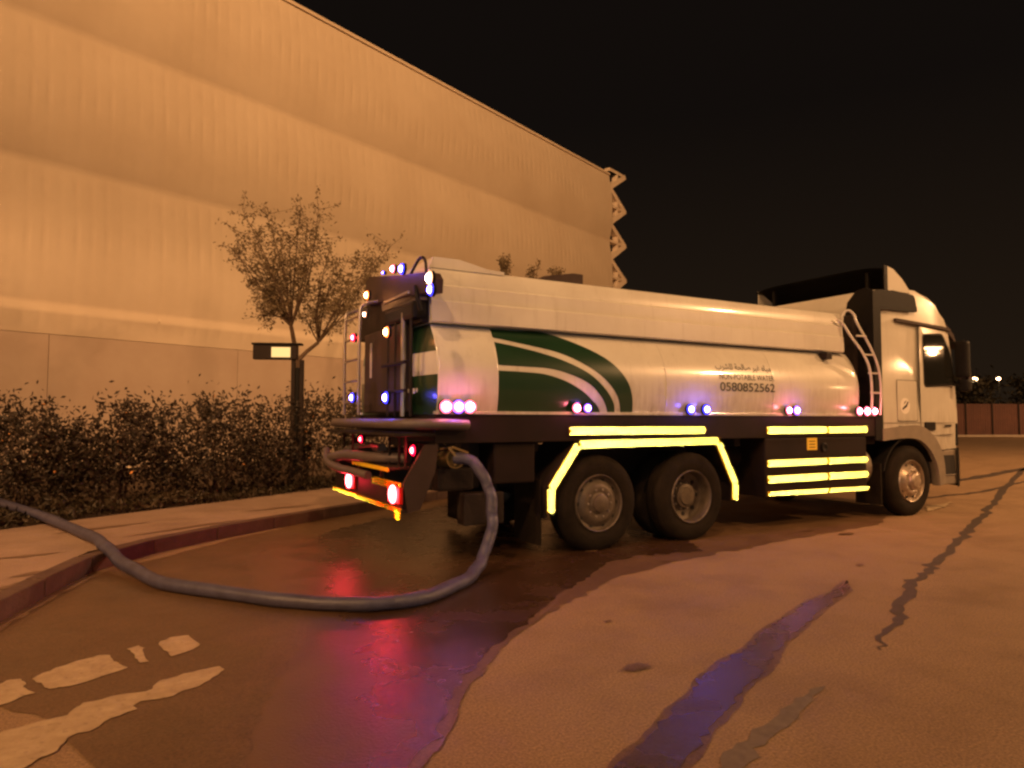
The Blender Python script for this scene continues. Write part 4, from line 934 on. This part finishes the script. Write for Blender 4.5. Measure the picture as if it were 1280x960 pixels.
flat('drip_rail', M['rearbox'], [(5.42, 2.90), (5.42, 2.945), (6.62, 2.90), (6.84, 2.875), (6.84, 2.835), (6.62, 2.855)], -1.2, .055)
flat('locker_hatch', M['cabpaint'], rounded([(5.42, 1.42), (5.42, 2.02), (5.9, 2.02), (5.9, 1.42)], .03), -1.2365, .006)
for z_ in (1.41, 2.02): flat('locker_seam', M['dark'], [(5.41, z_), (5.41, z_+.008), (5.91, z_+.008), (5.91, z_)], -1.2365, .004)
flat('locker_seam', M['dark'], [(5.90, 1.41), (5.90, 2.02), (5.908, 2.02), (5.908, 1.41)], -1.2365, .0045)
flat('belt_line', M['trim'], [(5.03, 1.385), (5.03, 1.393), (6.9, 1.393), (6.9, 1.385)], -1.2365, .006)
flat('door_handle', M['black'], rounded([(6.08, 1.27), (6.08, 1.40), (6.36, 1.40), (6.36, 1.27)], .025), -1.24, .012)
# round emblem sticker with dark stroke
bm = bmesh.new(); lathe(bm, [(-1.2445, 0), (-1.2445, .12), (-1.2425, .12)], 24, (5.60, 0, 1.64)); fin('emblem', bm, M['whiteprint'], cab)
flat('emblem_mark', M['chassis'], [(5.52, 1.60), (5.54, 1.58), (5.64, 1.63), (5.685, 1.70), (5.66, 1.71), (5.62, 1.66)], -1.2455, .001); flat('emblem_mark', M['chassis'], [(5.57, 1.66), (5.58, 1.70), (5.64, 1.725), (5.60, 1.69)], -1.2455, .001)
for k in range(5): flat('badge', M['chassis'], [(5.44+k*.06, 1.315), (5.44+k*.06, 1.345), (5.485+k*.06, 1.345), (5.485+k*.06, 1.315)], -1.2365, .007)
for k in range(4): flat('badge', M['chassis'], [(6.62+k*.055, 1.325), (6.62+k*.055, 1.355), (6.66+k*.055, 1.355), (6.66+k*.055, 1.325)], -1.2405+.02*k/4, .006)
# windscreen, visor, A pillar
bm = bmesh.new()
for q in [[(6.815, 2.82), (7.055, 2.0)]]:
    (xa, za), (xb, zb) = q
    rows = []
    for j in range(13):
        y = -1.06+2.12*j/12; bow = .05*(1-(y/1.06)**2)
        rows.append([bm.verts.new((xa+.02+bow*.5+(xb-xa)*k/4, y, za+(zb-za)*k/4)) for k in range(5)])
    for a, b_ in zip(rows, rows[1:]):
        for k in range(4): bm.faces.new((a[k], a[k+1], b_[k+1], b_[k]))
fin('windscreen', bm, M['glass'], cab, True)
bm = bmesh.new(); poly(bm, [(6.78, 2.93), (6.84, 2.95), (7.04, 2.80), (7.14, 2.60), (7.12, 2.58), (7.0, 2.74), (6.84, 2.84)], (-1.19, 1.19)); fin('sun_visor', bm, M['rearbox'], cab, True)
# mirrors
mi = B('side_mirror', M['black'], tr, 6.95, 7.06, -1.43, -1.23, 2.1, 2.68, bev=.04)
B('mirror_cap', M['trim'], mi, 7.062, 7.08, -1.41, -1.25, 2.04, 2.3, bev=.01)
T('mirror_arm', M['black'], mi, [(6.98, -1.16, 2.66), (7.05, -1.33, 2.68), (7.08, -1.36, 2.6)], .022, 8)
T('mirror_arm', M['black'], mi, [(6.98, -1.14, 2.0), (7.06, -1.33, 1.98), (7.08, -1.36, 2.12)], .022, 8)
B('wide_mirror', M['black'], mi, 6.98, 7.1, -1.42, -1.27, 1.88, 2.08, bev=.04)
B('side_mirror', M['black'], tr, 6.95, 7.14, 1.25, 1.47, 2.12, 2.62, bev=.04)
# rear wall covers
bm = bmesh.new(); poly(bm, [(-1.22, 1.3), (-1.22, 3.30), (-1.1, 3.38), (-.95, 3.36), (-.8, 3.2), (-.74, 2.9), (-.72, 1.3)], (4.93, 5.015), axis=0); fin('air_intake', bm, M['black'], cab)
flat('side_extender', M['black'], [(4.86, 1.15), (4.86, 3.3), (5.02, 3.34), (5.3, 3.34), (5.3, 3.06), (5.04, 3.05), (5.04, 1.15)], -1.2365, .02)
B('snorkel', M['chassis'], cab, 4.86, 4.98, -.95, -.75, 1.5, 3.0, bev=.03)
# roof deflector: open shell
bm = bmesh.new()
sh = [(5.22, 3.74), (5.42, 3.72), (5.65, 3.6), (5.86, 3.42)]
rows = []
for j in range(21):
    t = j/20*2-1; y = 1.2*t; dr = abs(t)**6*.06
    rows.append([bm.verts.new((x, y, z-dr)) for x, z in sh])
for a, b_ in zip(rows, rows[1:]):
    for k in range(len(sh)-1): bm.faces.new((a[k], a[k+1], b_[k+1], b_[k]))
bmesh.ops.solidify(bm, geom=list(bm.faces), thickness=.02)
df = fin('roof_deflector', bm, M['black'], tr, True, 40)
for y in (-1.2, 1.2):
    flat('deflector_side', M['cabpaint'], [(5.30, 3.42), (5.30, 3.72), (5.44, 3.69), (5.66, 3.56), (5.86, 3.38), (5.86, 3.36), (5.3, 3.36)], y+.01, .02, parent=df)
flat('deflector_edge', M['black'], [(5.22, 3.34), (5.22, 3.735), (5.30, 3.72), (5.30, 3.34)], -1.19, .02, parent=df)
B('deflector_brace', M['black'], df, (5.3, 5.36, -.9, -.85, 3.4, 3.68), (5.3, 5.36, .85, .9, 3.4, 3.68))
T('antenna', M['black'], tr, [(4.2, .9, 2.97), (4.32, .9, 3.3)], .01, 5)
# fender
bm = bmesh.new()
outer = [(p.x, p.z) for p in smoothline([(5.02, 0, 1.30), (5.5, 0, 1.34), (5.95, 0, 1.345), (6.28, 0, 1.2), (6.48, 0, .98), (6.56, 0, .75), (6.58, 0, .45)], 4)]
inner = [(p.x, p.z) for p in smoothline([(5.02, 0, 1.13), (5.5, 0, 1.16), (5.88, 0, 1.14), (6.16, 0, 1.0), (6.33, 0, .8), (6.40, 0, .62), (6.42, 0, .42)], 4)]
for i in range(len(outer)-1): poly(bm, [outer[i], outer[i+1], inner[i+1], inner[i]], (-1.262, -1.14))
fin('wheel_arch', bm, M['trim'], cab, True, 30)
bm = bmesh.new(); outer = arch(CX, .52, .66, 25, 165, 16); inner = arch(CX, .52, .63, 25, 165, 16)
for i in range(16): poly(bm, [outer[i], outer[i+1], inner[i+1], inner[i]], (-1.2, -.75))
fin('inner_fender', bm, M['black'], cab, True, 30)
B('mud_flap', M['rubber'], cab, (5.03, 5.06, -1.2, -.8, .2, .8), bev=.0)
# step and front bumper
stp = B('step_box', M['trim'], tr, 6.585, 7.08, -1.19, -.6, .42, .962, bev=.02)
flat('step_recess', M['dark'], rounded([(6.62, .58), (6.6, .88), (6.95, .88), (6.98, .58)], .03), -1.191, .004, parent=stp)
B('step_tread', M['metal'], stp, 6.62, 6.97, -1.21, -1.196, .565, .58)
bm = bmesh.new()
ppz = [(-1.22, 6.98), (-1.18, 7.12), (-1.0, 7.22), (-.5, 7.27), (0, 7.28), (.5, 7.27), (1.0, 7.22), (1.18, 7.12), (1.22, 6.98)]
rows = [[bm.verts.new((x-.03*abs(z-.7), y, z)) for z in (.38, .5, .7, .88, .99)] for y, x in ppz]
for a, b_ in zip(rows, rows[1:]):
    for k in range(4): bm.faces.new((a[k], a[k+1], b_[k+1], b_[k]))
bmesh.ops.solidify(bm, geom=list(bm.faces), thickness=.03); fin('front_bumper', bm, M['black'], cab, True, 40)
B('corner_deflector', M['black'], cab, 7.06, 7.13, -1.17, -1.1, 1.02, 1.38, bev=.02)
# fuel tank between the tool box and the cab
T('fuel_tank', M['trim'], tr, [(4.72, -.78, .74), (4.98, -.78, .74)], .33, 26)
B('battery_box', M['chassis'], tr, 4.7, 5.0, -1.15, -.5, 1.08, 1.42, bev=.02)

# ------------------------------------------------------------------ discharge hose from the valve across the road and kerb
ph_ = [(-1.70, -1.2, 1.05), (-1.60, -1.33, 1.03), (-1.49, -1.42, .86), (-1.44, -1.46, .62), (-1.46, -1.50, .38), (-1.6, -1.6, .16), (-1.85, -1.86, .065), (-2.2, -2.16, .06), (-2.47, -2.33, .06), (-2.73, -2.36, .06), (-3.02, -2.26, .06), (-3.37, -1.98, .06), (-3.81, -1.45, .06), (-4.24, -.84, .065), (-4.50, -.1, .10), (-4.66, .35, .19), (-4.78, .85, .212), (-5.05, 1.75, .21), (-5.36, 2.6, .24), (-5.8, 3.7, .26), (-6.3, 5.2, .25), (-6.9, 7.2, .25)]
_r = random.Random(4); ph_ = [(x+_r.gauss(0, .006), y+_r.gauss(0, .006), z) for x, y, z in smoothline(ph_, 3)]; ph_ = smoothline(ph_, 12)
bm = bmesh.new(); tube(bm, ph_, [.054*(1+(.045 if i % 2 else -.01)+.03*math.sin(i*.13)) for i in range(len(ph_))], 12)
tag(fin('discharge_hose', bm, M['hose'], None, True), 'blue grey hose looping from the tanker outlet over the wet road and kerb', 'hose')
